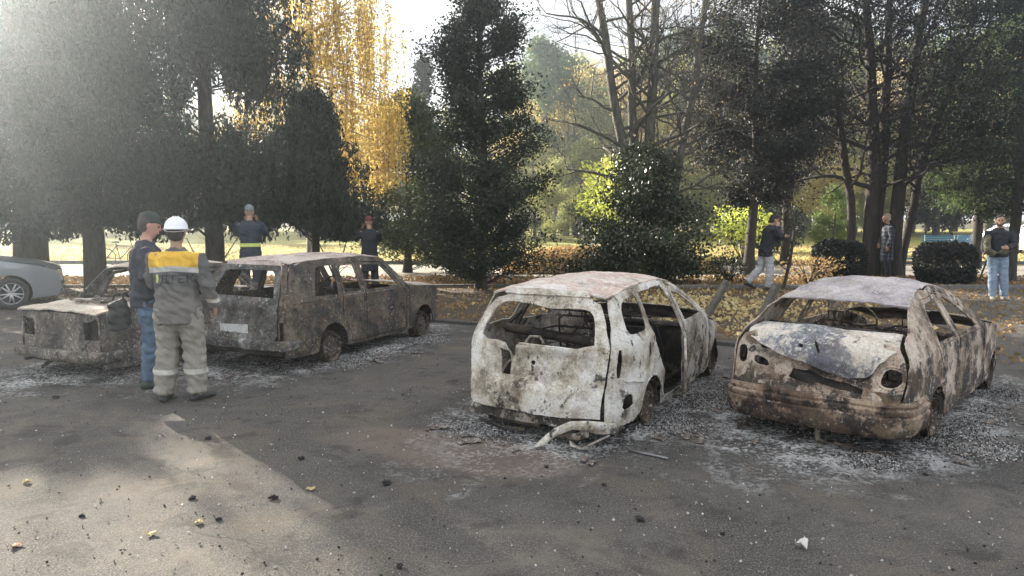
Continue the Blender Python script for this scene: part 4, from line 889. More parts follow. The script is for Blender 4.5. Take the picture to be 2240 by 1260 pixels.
# young saplings and shrubs in the middle distance
def shrub(name, loc, r, h, n, leaf, mat, label, seed, group=None, z0=.05, cat='shrub', solid=False):
    rng = np.random.default_rng(seed); root = empty(name, (loc[0], loc[1], 0), 0, label, cat, group)
    u = rng.normal(size=(n, 3)); u /= np.linalg.norm(u, axis=1)[:, None]; rad = (rng.random(n) ** (.12 if solid else .35))[:, None]
    bump_ = 1 + (.05 if solid else .22) * np.sin(u[:, 0:1] * 7 + seed) * np.cos(u[:, 2:3] * 6 + seed * 2)
    P = u * rad * bump_ * np.array([r, r, h / 2]); P[:, 2] += h / 2 + z0
    if solid: P = np.sign(u) * np.abs(u) ** .62 * rad * bump_ * np.array([r, r, h * .52]); P[:, 2] += h * .46 + z0; P = P[P[:, 2] > .02]; P += rng.normal(size=P.shape) * .02
    quads('foliage', P, leaf, mat, root, seed, 1.5, 0)
    L = []
    for i in range(14):
        th = rng.uniform(0, 6.28); r_ = r; r = r_ * (.6 if solid else 1); L.append([(0, 0, -.03, .02), (math.cos(th) * r * .4, math.sin(th) * r * .4, h * .45, .014), (math.cos(th) * r * .8, math.sin(th) * r * .8, h * rng.uniform(.5, .8 if solid else .95), .005)]); r = r_
    tubemesh('stems', L, BARK, root, 5); return root
shrub('clipped_shrub', (9.35, 20.6), .66, 1.12, 17000, .062, THUJAP, 'clipped round dark shrub left of the many-stemmed tree', 41, 'clipped round shrubs', solid=True)
shrub('clipped_shrub', (11.55, 19.2), .66, 1.12, 17000, .062, THUJAP, 'clipped round dark shrub between the many-stemmed tree and the man in light jeans', 42, 'clipped round shrubs', solid=True)
conifer('young_thuja', (15.8, 35.5), [(0, .9), (.3, 1.1), (.7, .7), (1, .1)], .1, 3.1, 150, 80, .10, (leafmat('fresh green', (.07, .13, .03), (.20, .26, .07), (.12, .18, .05), .3), BARK), 'small fresh green thuja on the lawn behind the walking man', 43, None, .16, .4, .06, cat='tree')
shrub('dark_bush', (12.6, 36.5), 2.0, 2.6, 9000, .12, IVY, 'dark round bush on the lawn, left of the walking man', 44)
shrub('lime_bush', (4.2, 30), 1.5, 3.2, 2600, .14, leafmat('lime leaves', (.38, .48, .06), (.62, .66, .16), (.48, .56, .10), .6), 'bush with bright lime leaves behind the ivy thicket', 45, None, 1.2)
shrub('dark_bush', (5.3, 33), 2.6, 3.2, 10000, .13, IVY, 'dark leafy bush under the yellowing trees, behind the ivy thicket', 46)
shrub('lime_bush', (9.6, 30), 1.3, 1.9, 1400, .12, leafmat('lime leaves', (.38, .48, .06), (.62, .66, .16)), 'sparse yellow-green bush left of the walking man', 47, None, .6)
shrub('low_shrub', (8.0, 19.4), .8, .75, 900, .06, BROWNL, 'low twiggy brown shrub under the walking man', 48)
shrub('low_shrub', (5.9, 19.6), .55, .8, 1100, .06, IVY, 'low green shrub right of the ivy thicket', 49)

# ------------------------------------------------- woodland behind the lawn
def proto_tree(kind, seed, hide=True):
    rng = np.random.default_rng(seed); root = empty(kind[0], (0, 0, 0))
    nm, H, z0, Rm, leaf, mat, bark, n, per, w, lift, prof = kind
    P, tw = crown_pts(rng, [(a, b * Rm) for a, b in prof], z0, H, n, per, w, .3, lift, .3, seed)
    quads('crown', P, leaf, mat, root, seed, 1.5, .1)
    tubemesh('trunk', [[(.15 * math.sin(z * .4 + seed), .1 * math.cos(z * .3), z, .24 * (1 - .8 * z / H)) for z in np.linspace(-.05, H * .95, 9)]], bark, root, 8)
    tubemesh('branches', tw[::2], bark, root, 4); return root
def copy_tree(o, loc, rz, s, label):
    r = o.copy(); C.objects.link(r); r.location = loc; r.rotation_euler = (0, 0, rz); r.scale = s
    tag(r, label, 'tree', 'woodland beyond the lawn')
    for ch in list(o.children):
        c = ch.copy(); C.objects.link(c); c.parent = r
    return r
rnd = [(0, .5), (.25, .95), (.55, 1.0), (.8, .8), (1, .25)]
KINDS = {
 'golden': proto_tree(('broadleaf_tree', 11, 2.2, 3.3, .24, leafmat('golden crowns', (.40, .34, .10), (.66, .54, .22), (.50, .44, .14), .55), BARKG, 190, 62, .45, .5, rnd), 51),
 'olive': proto_tree(('broadleaf_tree', 12, 1.8, 3.4, .24, leafmat('olive crowns', (.16, .20, .06), (.38, .38, .14), (.26, .28, .09), .5), BARKG, 230, 66, .45, .5, rnd), 52),
 'pine': proto_tree(('pine_tree', 13.5, 3.0, 2.9, .22, GREENL, BARK, 240, 66, .38, .2, rnd), 53),
 'thin': proto_tree(('thin_tree', 11, 2.0, 2.6, .20, leafmat('fading crowns', (.42, .30, .14), (.66, .56, .34), (.50, .42, .22), .5), BARKG, 150, 34, .45, .7, rnd), 54),
 'dark': proto_tree(('dark_tree', 11, .6, 2.6, .22, THUJA, BARK, 240, 66, .36, .4, [(0, .9), (.3, 1), (.7, .7), (1, .1)]), 55)}
DESC = {'golden': 'golden-leaved tree', 'olive': 'olive green tree', 'pine': 'green pine', 'thin': 'thinly leaved pale autumn tree', 'dark': 'dark evergreen tree'}
_used = set(); NW = 0
def wood(kind, u, y, s, where, sx=None):
    """u is the bearing tangent (x / y) of the tree's own spot in the wood"""
    global NW
    NW += 1; rz = (NW * 2.4) % 6.28; s *= 1.3; y = 14 + y * 1.12; loc = (u * y, y, 0); sc_ = (s * (sx or 1), s * (sx or 1), s)
    lab = f'{DESC[kind]} {where}'
    if kind not in _used:
        _used.add(kind); o = KINDS[kind]; o.location = loc; o.rotation_euler = (0, 0, rz); o.scale = sc_; return tag(o, lab, 'tree', 'woodland beyond the lawn')
    return copy_tree(KINDS[kind], loc, rz, sc_, lab)
wood('golden', -.60, 62, 1.2, 'in the wood, seen beyond the silver car'); wood('olive', -.52, 50, .9, 'in the wood beyond the bicycle'); wood('dark', -.44, 60, .9, 'in the wood behind the two men')
wood('golden', -.36, 52, .85, 'in the wood behind the tall weeping conifers'); wood('olive', -.29, 66, 1.1, 'far back left of the birch'); wood('golden', -.235, 46, .72, 'rising behind the birch, lit from the side')
wood('golden', -.185, 54, .86, 'topping the wood just left of the gap of sky'); wood('thin', -.150, 60, .80, 'under the gap of sky'); wood('pine', -.122, 48, .60, 'between the gap of sky and the central thuja')
wood('olive', -.075, 62, .85, 'low under the gap of sky, beside the spruce'); wood('thin', .015, 50, .92, 'just right of the central thuja'); wood('golden', .05, 62, 1.0, 'deep in the wood right of the central thuja')
wood('pine', .085, 54, .98, 'seen between the central thuja and the bare grey tree'); wood('olive', .12, 44, .72, 'behind the lime-leaved bush'); wood('thin', .15, 58, 1.15, 'seen through the bare grey stems')
wood('golden', .185, 46, .85, 'close behind the bare grey tree'); wood('pine', .215, 60, 1.2, 'seen through the twigs right of the bare grey tree'); wood('olive', .25, 50, 1.0, 'behind the broad dusky conifer')
wood('thin', .285, 44, .95, 'above the walking man'); wood('golden', .32, 58, 1.15, 'behind the walking man'); wood('dark', .345, 50, .95, 'left of the dark many-stemmed tree')
wood('thin', .40, 46, .95, 'seen between the dark stems'); wood('pine', .44, 58, 1.25, 'behind the dark many-stemmed tree'); wood('olive', .475, 50, 1.05, 'right of the dark many-stemmed tree')
wood('thin', .52, 43, .95, 'behind the drooping evergreen boughs'); wood('golden', .55, 60, 1.25, 'far back near the right edge'); wood('dark', .585, 50, 1.1, 'beyond the blue benches'); wood('olive', .64, 54, 1.2, 'at the right edge behind the white car')
wood('thin', .69, 44, 1.1, 'behind the man in light jeans'); wood('pine', .75, 52, 1.2, 'outermost at the right edge'); wood('dark', -.68, 48, 1.0, 'outermost at the left edge')
wood('pine', .045, 46, .95, 'rising through the gap of sky right of the central thuja'); wood('golden', .075, 50, 1.05, 'left of the leftmost bare stem, tall and close'); wood('olive', .03, 40, .5, 'low and green beside the central thuja'); wood('dark', .10, 38, .32, 'small behind the brown leaf bank')
wood('dark', -.27, 40, .42, 'small, under the birch'); wood('olive', -.20, 36, .42, 'low behind the birch trunk')
for j, (kd, u, y, s_, w) in enumerate((('olive', -.01, 70, 1.25, 'tall and far behind the central thuja'), ('golden', .035, 74, 1.35, 'tall and far, right of the central thuja'), ('olive', .075, 70, 1.3, 'tall and far, left of the bare grey tree'), ('thin', .11, 66, 1.3, 'far behind the leftmost bare stem'),
      ('golden', .145, 72, 1.4, 'far behind the second bare stem'), ('olive', .175, 68, 1.35, 'far behind the third bare stem'), ('thin', .21, 70, 1.4, 'far behind the rightmost bare stem'), ('golden', .24, 70, 1.35, 'far behind the broad dusky conifer, left half'), ('olive', .27, 66, 1.35, 'far behind the broad dusky conifer, right half'),
      ('pine', .30, 68, 1.4, 'far behind the walking man, left'), ('olive', .335, 70, 1.4, 'far behind the walking man, right'), ('golden', .37, 68, 1.35, 'far left of the dark stems'), ('olive', .41, 70, 1.4, 'far behind the left dark stem'), ('pine', .45, 68, 1.4, 'far behind the middle dark stem'), ('golden', .49, 70, 1.4, 'far behind the right dark stem'),
      ('olive', .53, 68, 1.4, 'far behind the clipped round shrub'), ('thin', .57, 70, 1.4, 'far above the blue benches'), ('olive', .61, 68, 1.4, 'far behind the drooping boughs'), ('pine', .66, 68, 1.4, 'far at the right edge'), ('olive', -.33, 72, 1.2, 'far behind the tall conifers, right'), ('golden', -.40, 70, 1.1, 'far behind the tall conifers, middle'), ('olive', -.48, 72, 1.1, 'far behind the tall conifers, left'), ('olive', -.56, 68, 1.1, 'far behind the silver car'),
      ('olive', .06, 34, .36, 'low and close beyond the leaf bank, left'), ('golden', .13, 36, .40, 'low and close beyond the leaf bank, right'), ('olive', .20, 38, .42, 'low behind the ivy thicket, right'), ('olive', .26, 40, .5, 'low behind the walking man'), ('golden', .43, 38, .5, 'low between the dark stems'), ('olive', .50, 40, .55, 'low right of the dark stems'))):
    wood(kd, u, y, s_, w)
# unseen trees that shade the lot, the lower added to end the sunlit strip
conifer('conifer_tree', (-16.4, 19.4), [(0, .9), (.4, 1.3), (.8, 1.1), (1, .6)], 1.2, 7.2, 420, 70, .14, (THUJAD, BARK), 'lower dark conifer added unseen beyond the left edge to block sun from the lot', 62, None, .3, .2, .2)
conifer('conifer_tree', (-24.2, 22), [(0, 1), (.3, 3.2), (.7, 2.4), (1, .3)], 1.5, 13, 620, 60, .16, (THUJAD, BARK), 'broad dark conifer beyond the left edge of the view', 61, None, .4, .2, .25)

# ------------------------------------------------------------------ people
SKIN = plain('skin', (.40, .235, .165), .55, 0, .12, 20, .1)
def cloth(name, col, rough=.85, var=.3): return plain('cloth ' + name, col, rough, 0, var, 7, .35)
def limb(a, b, c, ra, rb, rc, n=3):
    """one bent limb as a smooth path with tapering radii"""
    a, b, c = V(a), V(b), V(c); P = [a, a.lerp(b, .35), a.lerp(b, .7), b, b.lerp(c, .35), b.lerp(c, .7), c]
    mixr = lambda p, q, t: p + (q - p) * t
    return P, [ra, mixr(ra, rb, .3) * 1.02, mixr(ra, rb, .75), rb, mixr(rb, rc, .3) * 1.06, mixr(rb, rc, .7), rc]
def hand(wr, d, palm, sg, curl=.5, s=1.0):
    """palm and five bent fingers; d points from the wrist to the knuckles, palm is its inner normal"""
    wr, d, n = V(wr), V(d).normalized(), V(palm); n = (n - d * n.dot(d)).normalized(); x = d.cross(n) * sg
    L = [([wr - d * .02, wr + d * .03, wr + d * .085 * s], [(.026, .018), (.038, .015), (.040, .013)], x, .3)]
    for i, (o, ln) in enumerate(((-.030, .058), (-.010, .072), (.011, .078), (.031, .070))):
        k = wr + d * .085 * s + x * o; c = curl * (1 + .12 * (2 - i)); a = (d * math.cos(c * .6) + n * math.sin(c * .6)); b = (d * math.cos(c * 1.5) + n * math.sin(c * 1.5)); e = (d * math.cos(c * 2.3) + n * math.sin(c * 2.3))
        p1 = k + a * ln * .45; p2 = p1 + b * ln * .32; p3 = p2 + e * ln * .23; L.append(([k - d * .01, p1, p2, p3], [.0095, .0088, .0082, .0072], x, .7))
    t0 = wr + d * .025 + x * .030; t1 = t0 + (x * .7 + d * .6 + n * .3).normalized() * .040; t2 = t1 + (x * .2 + d * .8 + n * .5).normalized() * .032
    L.append(([t0 - x * .012, t0, t1, t2], [.014, .013, .0105, .0085], n, .7)); return L
def person(loc, face, P, label, top, legs, shoes, near=False, hair=None, hat=None, extras=None, skin=None, beard=None, topr=1.0, coat=None, z0=0, scale=1.0):
    """P overrides joints; local frame: x to the person's right, +y where the person faces"""
    J = dict(hl=(-.09, 0, .92), hr=(.09, 0, .92), kl=(-.11, .02, .50), kr=(.11, .02, .50), al=(-.12, -.02, .09), ar=(.12, -.02, .09), tl=(-.14, .15, .035), tr=(.14, .15, .035),
             sl=(-.185, 0, 1.43), sr=(.185, 0, 1.43), el=(-.25, -.04, 1.15), er=(.25, -.04, 1.15), wl=(-.24, .06, .90), wr=(.24, .06, .90), hd=(0, .03, 1.655), dl=(0, .1, -1), dr=(0, .1, -1), nl=(1, 0, 0), nr=(-1, 0, 0), lean=(0, 0), hy=0, cl=.5, cr=.5, tilt=0)
    J.update(P or {}); lx, ly = J['lean']
    root = empty('person', (loc[0], loc[1], z0), face, label, 'person'); root.scale = (scale,) * 3
    vx = .0075 if near else .010; sk = skin or SKIN
    def sp(z): k = max(0, z - .95) / .5; return (lx * k, ly * k)
    tor = [(.90, .145, .10), (.98, .155, .105), (1.08, .135, .095), (1.20, .145, .105), (1.32, .165, .112), (1.41, .155, .10), (1.465, .09, .075)]
    parts = [([(sp(z)[0], sp(z)[1], z) for z, a, b in tor], [(a, b) for z, a, b in tor], (1, 0, 0), .4)]
    hd = V(J['hd']); nk = V((sp(1.46)[0], sp(1.46)[1] - .005, 1.46)); parts.append(([nk, nk.lerp(hd, .5), hd + V((0, -.01, -.05))], [.058, .052, .052]))
    for q, s in (('l', -1), ('r', 1)):
        a, b = limb(J['s' + q], J['e' + q], J['w' + q], .052, .040, .027); parts.append((a, b))
        a, b = limb(J['h' + q], J['k' + q], J['a' + q], .083, .056, .040); parts.append((a, b))
        an, to = V(J['a' + q]), V(J['t' + q]); parts.append(([an + (an - to).normalized() * .05 - V((0, 0, .045)), an - V((0, 0, .04)), an.lerp(to, .5) + V((0, 0, -.01)), to], [(.026, .03), (.030, .035), (.030, .020), (.020, .012)], (1, 0, 0)))
        parts += hand(J['w' + q], J['d' + q], J['n' + q], s, J['c' + q])
    # head with jaw, nose, brow, ears, turned by hy and tilted
    M = Matrix.Rotation(J['hy'], 3, 'Z') @ Matrix.Rotation(J['tilt'], 3, 'X')
    hp = lambda x, y, z: hd + M @ V((x, y, z))
    hr_ = [(-.112, .038, .030, .038), (-.085, .030, .052, .058), (-.045, .012, .066, .080), (0, 0, .073, .093), (.045, -.004, .077, .099), (.085, -.010, .067, .084), (.112, -.012, .040, .052)]
    parts.append(([hp(0, y, z) for z, y, a, b in hr_], [(a, b) for z, y, a, b in hr_], M @ V((1, 0, 0)), .7))
    parts.append(([hp(0, .088, .020), hp(0, .103, -.005), hp(0, .112, -.022), hp(0, .095, -.03)], [(.009, .008), (.011, .010), (.016, .010), (.012, .006)]))
    parts.append(([hp(-.045, .083, .030), hp(0, .096, .028), hp(.045, .083, .030)], [.010, .012, .010])); parts.append(([hp(-.025, .085, -.058), hp(0, .093, -.058), hp(.025, .085, -.058)], [.009, .012, .009]))
    for s in (-1, 1): parts.append(([hp(s * .074, -.012, .022), hp(s * .083, -.018, .0), hp(s * .074, -.008, -.028)], [(.010, .018), (.009, .02), (.008, .012)], M @ V((1, 0, 0))))
    body = blob('body', parts, vx, sk, root, 3)
    for s in (-1, 1):
        bm = bmesh.new(); bmesh.ops.create_uvsphere(bm, u_segments=10, v_segments=8, radius=.0115, matrix=Matrix.Translation(hp(s * .031, .083, .008))); frombm('eye', bm, plain('eye', (.05, .035, .03), .3), root, True)
    # trousers
    tp = [([(0, 0, .86), (0, 0, .93), (0, 0, 1.02)], [(.155, .118), (.165, .122), (.155, .115)], (1, 0, 0), .3)]
    ex = legs[1] if len(legs) > 1 else .018
    for q in 'lr':
        a, b = limb(J['h' + q], J['k' + q], V(J['a' + q]) + V((0, 0, .0)), .092 + ex, .066 + ex * 1.1, .052 + ex * 1.3); tp.append((a, b))
    blob('trousers', tp, vx * 1.2, legs[0], root, 2, .026 if near else .012, len(label))
    for q in 'lr':
        an, to = V(J['a' + q]), V(J['t' + q]); dd = (to - an); dd.z = 0; dd = dd.normalized() if dd.length > .02 else V((0, 1, 0))
        tilt = to.z - (an.z - .055)
        pts = [an - dd * .075 + V((0, 0, -.055)), an - dd * .02 + V((0, 0, -.045)), an + dd * .07 + V((0, 0, -.05 + tilt * .4)), an + dd * .15 + V((0, 0, -.058 + tilt * .9)), an + dd * .20 + V((0, 0, -.064 + tilt))]
        blob('shoe', [(pts, [(.036, .036), (.046, .050), (.050, .042), (.051, .030), (.038, .022)], dd.cross(V((0, 0, 1)))), ([an + V((0, 0, -.04)), an + V((0, 0, .04))], [.05, .047])], .009, shoes, root, 2)
    # upper garment: torso and both sleeves as one surface
    hem, fit = (coat or (.80, 1.0)); f = fit
    tg = [(hem, .19 * f, .145 * f), (hem + .12, .19 * f, .145 * f), (1.0, .178 * f, .135 * f), (1.12, .172 * f, .132 * f), (1.24, .185 * f, .140 * f), (1.34, .200 * f, .142 * f), (1.42, .188 * f, .125 * f), (1.475, .105, .090), (1.505, .080, .078)]
    tg = [t for i, t in enumerate(tg) if i == 0 or t[0] > tg[0][0] + .04]
    up = [([(sp(z)[0], sp(z)[1], z) for z, a, b in tg], [(a, b) for z, a, b in tg], (1, 0, 0), .15)]
    for q in 'lr':
        a, b = limb(J['s' + q], J['e' + q], J['w' + q], .078 * f, .062 * f, .046 * f); up.append((a, b, None, .3))
    jac = blob('jacket', up, vx * 1.2, top, root, 2, .028 if near else .015, len(label) + 3)
    if hair:
        hp2 = [(.128, -.008, .035, .05), (.105, -.010, .070, .090), (.068, -.014, .085, .104), (.035, -.030, .085, .090), (-.02, -.048, .077, .070), (-.06, -.052, .062, .050)]
        blob('hair', [([hp(0, y, z) for z, y, a, b in hp2], [(a, b) for z, y, a, b in hp2], M @ V((1, 0, 0)))], .009, hair, root, 2, .008)
    if beard: blob('beard', [([hp(-.06, .03, -.035), hp(-.045, .065, -.085), hp(0, .085, -.100), hp(.045, .065, -.085), hp(.06, .03, -.035)], [.018, .024, .028, .024, .018])], .009, beard, root, 2, .006)
    if hat: hat(root, hp, M)
    if extras: extras(root, J, jac, hp)
    return root
def cap_hat(mat, peak=True, knit=False):
    def f(root, hp, M):
        pr = [(.035, -.008, .086, .106), (.075, -.010, .087, .107), (.110, -.014, .076, .094), (.138, -.016, .045, .058)]
        blob('cap', [([hp(0, y, z) for z, y, a, b in pr], [(a, b) for z, y, a, b in pr], M @ V((1, 0, 0)), .5)] + ([([hp(-.05, .085, .04), hp(0, .12, .045), hp(.05, .085, .04)], [(.03, .010)] * 3, M @ V((0, 1, 0)))] if peak else []), .009, mat, root, 2, .004)
    return f
def helmet(root, hp, M):
    m = plain('white helmet shell', (.82, .83, .86), .35, 0, .05, 8, 0)
    bm = bmesh.new(); n = 32; rings = []
    prof = [(.045, 1.12), (.040, 1.10), (.046, 1.03), (.080, .99), (.112, .86), (.138, .66), (.155, .38), (.163, .0001)]
    for z, k in prof:
        row = []
        for i in range(n):
            a = 2 * math.pi * i / n; x = math.cos(a); y = math.sin(a); fr = max(0, y) ** 3 * (.035 if z < .047 else 0)
            rid = .006 * max(0, math.cos(a * 1)) * 0
            row.append(bm.verts.new(hp(x * .104 * k, (y * .128 + fr) * k - .005, z - .012 * (abs(y) if z < .05 else 0))))
        rings.append(row)
    for a, b in zip(rings, rings[1:]):
        for k in range(n): bm.faces.new((a[k], a[(k + 1) % n], b[(k + 1) % n], b[k]))
    h = frombm('helmet', bm, m, root, True); mod_solid(h, .004)
    tubes('helmet_ridge', [[hp(x, .10 * math.cos(t) - .005, .05 + .113 * math.sin(t)) for t in [i * .22 + .15 for i in range(14)]] for x in (-.022, 0, .022)], .006, m, h)
    bm = bmesh.new(); loft(bm, [hp(-.095, .0, .035), hp(-.075, -.075, .015), hp(0, -.115, .005), hp(.075, -.075, .015), hp(.095, .0, .035)], [(.004, .018)] * 5, side=(0, 0, 1)); frombm('helmet_strap', bm, m, h, True)
# worker jacket: yellow yoke, silver tape, grey body
def worker_jacket():
    k = NT('worker jacket cloth'); v = k.n('ShaderNodeTexCoord').outputs['Object']; xyz = k.n('ShaderNodeSeparateXYZ', {0: v}); x, y, z = xyz.outputs
    ax = k.math('ABSOLUTE', x); zz = k.math('ADD', z, k.math('MULTIPLY', ax, .10))
    body = k.math('LESS_THAN', ax, .235); yoke = k.math('MULTIPLY', k.math('GREATER_THAN', zz, 1.34), body); tape = k.math('MULTIPLY', k.math('MULTIPLY', k.math('GREATER_THAN', zz, 1.29), k.math('LESS_THAN', zz, 1.34)), body)
    yoke = k.math('MULTIPLY', yoke, k.math('LESS_THAN', z, 1.475))
    n = k.noise(v, 6, 5); base = k.ramp(n, [(.3, (.075, .078, .078)), (.7, (.125, .125, .122))])
    low = k.mix(k.step(z, 1.22, 1.0), base, k.ramp(n, [(.3, (.125, .117, .108)), (.7, (.18, .17, .155))]))
    c = k.mix(yoke, low, k.ramp(n, [(.3, (.62, .36, .03)), (.7, (.80, .50, .05))])); c = k.mix(tape, c, (.50, .50, .48))
    cuff = k.math('MULTIPLY', k.math('GREATER_THAN', ax, .22), k.math('MULTIPLY', k.math('GREATER_THAN', z, .965), k.math('LESS_THAN', z, 1.005)))
    c = k.mix(cuff, c, (.60, .56, .50)); k.l(c, k.b.inputs['Base Color']); k.b.inputs['Roughness'].default_value = .85
    k.l(k.bump(n, .4, .02), k.b.inputs['Normal']); return k.m
def worker_trousers():
    k = NT('worker trouser cloth'); v = k.n('ShaderNodeTexCoord').outputs['Object']; z = k.n('ShaderNodeSeparateXYZ', {0: v}).outputs[2]
    n = k.noise(v, 6, 5); c = k.ramp(n, [(.3, (.21, .195, .165)), (.7, (.31, .29, .245))])
    band = k.math('MULTIPLY', k.math('GREATER_THAN', z, .275), k.math('LESS_THAN', z, .325)); c = k.mix(band, c, (.48, .47, .42))
    k.l(c, k.b.inputs['Base Color']); k.b.inputs['Roughness'].default_value = .85; k.l(k.bump(n, .4, .02), k.b.inputs['Normal']); return k.m
def lettering(root, J, jac, hp):
    cu = bpy.data.curves.new('lettering', 'FONT'); cu.body = 'ДТЕК'; cu.size = .108; cu.space_character = 1.05; cu.resolution_u = 3
    t = bpy.data.objects.new('t', cu); C.objects.link(t); dg = bpy.context.evaluated_depsgraph_get(); me = bpy.data.meshes.new_from_object(t.evaluated_get(dg)); bpy.data.objects.remove(t)
    bm = bmesh.new(); bm.from_mesh(me)
    q = [bm.verts.new(p) for p in ((-.052, 0, 0), (-.018, 0, 0), (-.018, .07, 0), (-.052, .07, 0))]
    bmesh.ops.subdivide_edges(bm, edges=bm.edges[:], cuts=1)
    bm2 = bmesh.new(); bm2.from_mesh(jac.data); tree = BVHTree.FromBMesh(bm2)
    def onto(bmx):
        for v in bmx.verts:
            x = -.108 + v.co.x; z = 1.175 + v.co.y - .10 * max(0, 0); hit = tree.ray_cast(V((x, -1, z)), V((0, 1, 0)))
            yy = hit[0].y if hit[0] else -.14; v.co = V((x, yy - .0035, z))
    bmesh.ops.delete(bm, geom=[v for v in bm.verts if not v.link_faces], context='VERTS'); onto(bm)
    o = frombm('lettering', bm, plain('dark print', (.018, .020, .022), .8, 0, 0, 5, 0), root); m = o.modifiers.new('s', 'SOLIDIFY'); m.thickness = .002
    bm = bmesh.new(); g = bmesh.ops.create_grid(bm, x_segments=2, y_segments=4, size=.5)['verts']
    for v in g: v.co = V((-.035 + v.co.x * .028, .042 + v.co.y * .08, 0))
    onto(bm); o = frombm('logo_mark', bm, plain('lime print', (.62, .70, .22), .8, 0, 0, 5, 0), root); m = o.modifiers.new('s', 'SOLIDIFY'); m.thickness = .003; bm2.free()
BOOT = plain('black boots', (.035, .037, .036), .6); DARK = cloth('near black', (.020, .022, .028)); NAVY = cloth('navy', (.028, .032, .050)); JEANS = cloth('blue jeans', (.085, .14, .22)); LJEANS = cloth('light jeans', (.24, .32, .42))
# the worker, back to the camera, turned slightly left
person((-3.26, 6.98), R(6), dict(hl=(-.10, 0, .92), hr=(.10, 0, .92), kl=(-.12, .02, .50), kr=(.13, .03, .50), al=(-.155, -.02, .09), ar=(.15, .0, .09), tl=(-.17, .15, .035), tr=(.24, .14, .035),
    el=(-.26, .08, 1.17), wl=(-.16, .24, 1.10), dl=(.3, .9, .1), nl=(1, 0, 0), er=(.285, -.02, 1.16), wr=(.315, .10, .93), dr=(.05, .3, -1), hd=(.0, .05, 1.645), hy=R(8), tilt=R(-6), lean=(0, .02), cr=.7),
    'worker seen from behind in a white helmet and grey jacket with a yellow yoke', worker_jacket(), (worker_trousers(), .034), BOOT, True, cloth('dark hair', (.03, .026, .024)), helmet, lettering, coat=(.78, 1.16), scale=1.0)
# the man in the cap facing him
def bag(root, J, jac, hp): pass
person((-3.87, 7.58), R(-58), dict(kl=(-.11, .03, .50), al=(-.13, -.01, .09), el=(-.27, -.02, 1.16), wl=(-.25, .16, .99), dl=(.1, .8, -.5), er=(.27, -.02, 1.16), wr=(.24, .18, 1.0), dr=(-.1, .8, -.5), hd=(0, .06, 1.66), tilt=R(-12), lean=(0, .02)),
    'man in a dark peaked cap, navy hooded jacket and blue jeans facing the worker', NAVY, (JEANS, .008), plain('green black shoes', (.04, .06, .05), .7), True, cloth('grey hair', (.06, .052, .046)), cap_hat(cloth('green black cap', (.022, .035, .032))), coat=(.84, 1.08), scale=1.03, skin=plain('ruddy skin', (.56, .30, .23), .55, 0, .12, 20, .1))
def make_bag():
    r = empty('shoulder_bag', (-4.10, 7.45, .62), R(20), 'black bag hanging at the left side of the man in the cap', 'bag')
    blob('pouch', [([(0, 0, .02), (0, 0, .12), (.0, 0, .25), (0, 0, .32)], [(.10, .05), (.12, .065), (.105, .055), (.06, .025)], (1, 0, 0), .4)], .012, cloth('bag black', (.018, .019, .020), .6), r, 2, .03, 4)
    tubes('handle', [[(-.05, 0, .32), (-.03, 0, .38), (.02, .0, .39), (.05, 0, .37), (.05, 0, .32)]], .009, cloth('bag black', (.018, .019, .020), .6), r)
make_bag()
# man photographing behind the estate
def phone_at(p, rz=0):
    def f(root, J, jac, hp):
        bm = bmesh.new(); box(bm, p, (.075, .009, .15), Matrix.Rotation(rz, 3, 'Z')); bmesh.ops.bevel(bm, geom=bm.edges[:], offset=.003, segments=1, affect='EDGES'); frombm('phone', bm, plain('phone black', (.02, .02, .022), .3), root)
    return f
def banded():
    k = NT('rescue jacket'); v = k.n('ShaderNodeTexCoord').outputs['Object']; z = k.n('ShaderNodeSeparateXYZ', {0: v}).outputs[2]; n = k.noise(v, 6, 4)
    c = k.ramp(n, [(.3, (.020, .028, .045)), (.7, (.035, .045, .065))]); b = k.math('MULTIPLY', k.math('GREATER_THAN', z, 1.02), k.math('LESS_THAN', z, 1.085)); c = k.mix(b, c, (.62, .70, .18)); k.l(c, k.b.inputs['Base Color']); k.b.inputs['Roughness'].default_value = .85; return k.m
photo_pose = dict(el=(-.27, .16, 1.26), wl=(-.11, .30, 1.50), dl=(.25, .1, 1), nl=(.6, -.6, 0), er=(.27, .14, 1.25), wr=(.10, .30, 1.49), dr=(-.25, .1, 1), nr=(-.6, -.6, 0), hd=(0, .05, 1.66), cl=.8, cr=.8)
person((-5.55, 15.3), R(12), photo_pose, 'rescuer in a dark uniform with a yellow-green waist band, hands raised to photograph', banded(), (NAVY, .02), BOOT, False, None, cap_hat(cloth('grey cap', (.20, .23, .24))), phone_at((0, .36, 1.60)), coat=(.78, 1.05), z0=.03, scale=1.13)
person((-3.28, 16.6), R(20), photo_pose, 'onlooker in a black coat and red cap, hands raised, beside the drooping low conifer', DARK, (DARK, .02), BOOT, False, None, cap_hat(cloth('red cap', (.16, .04, .04))), phone_at((0, .36, 1.60)), coat=(.55, 1.05), z0=.03)
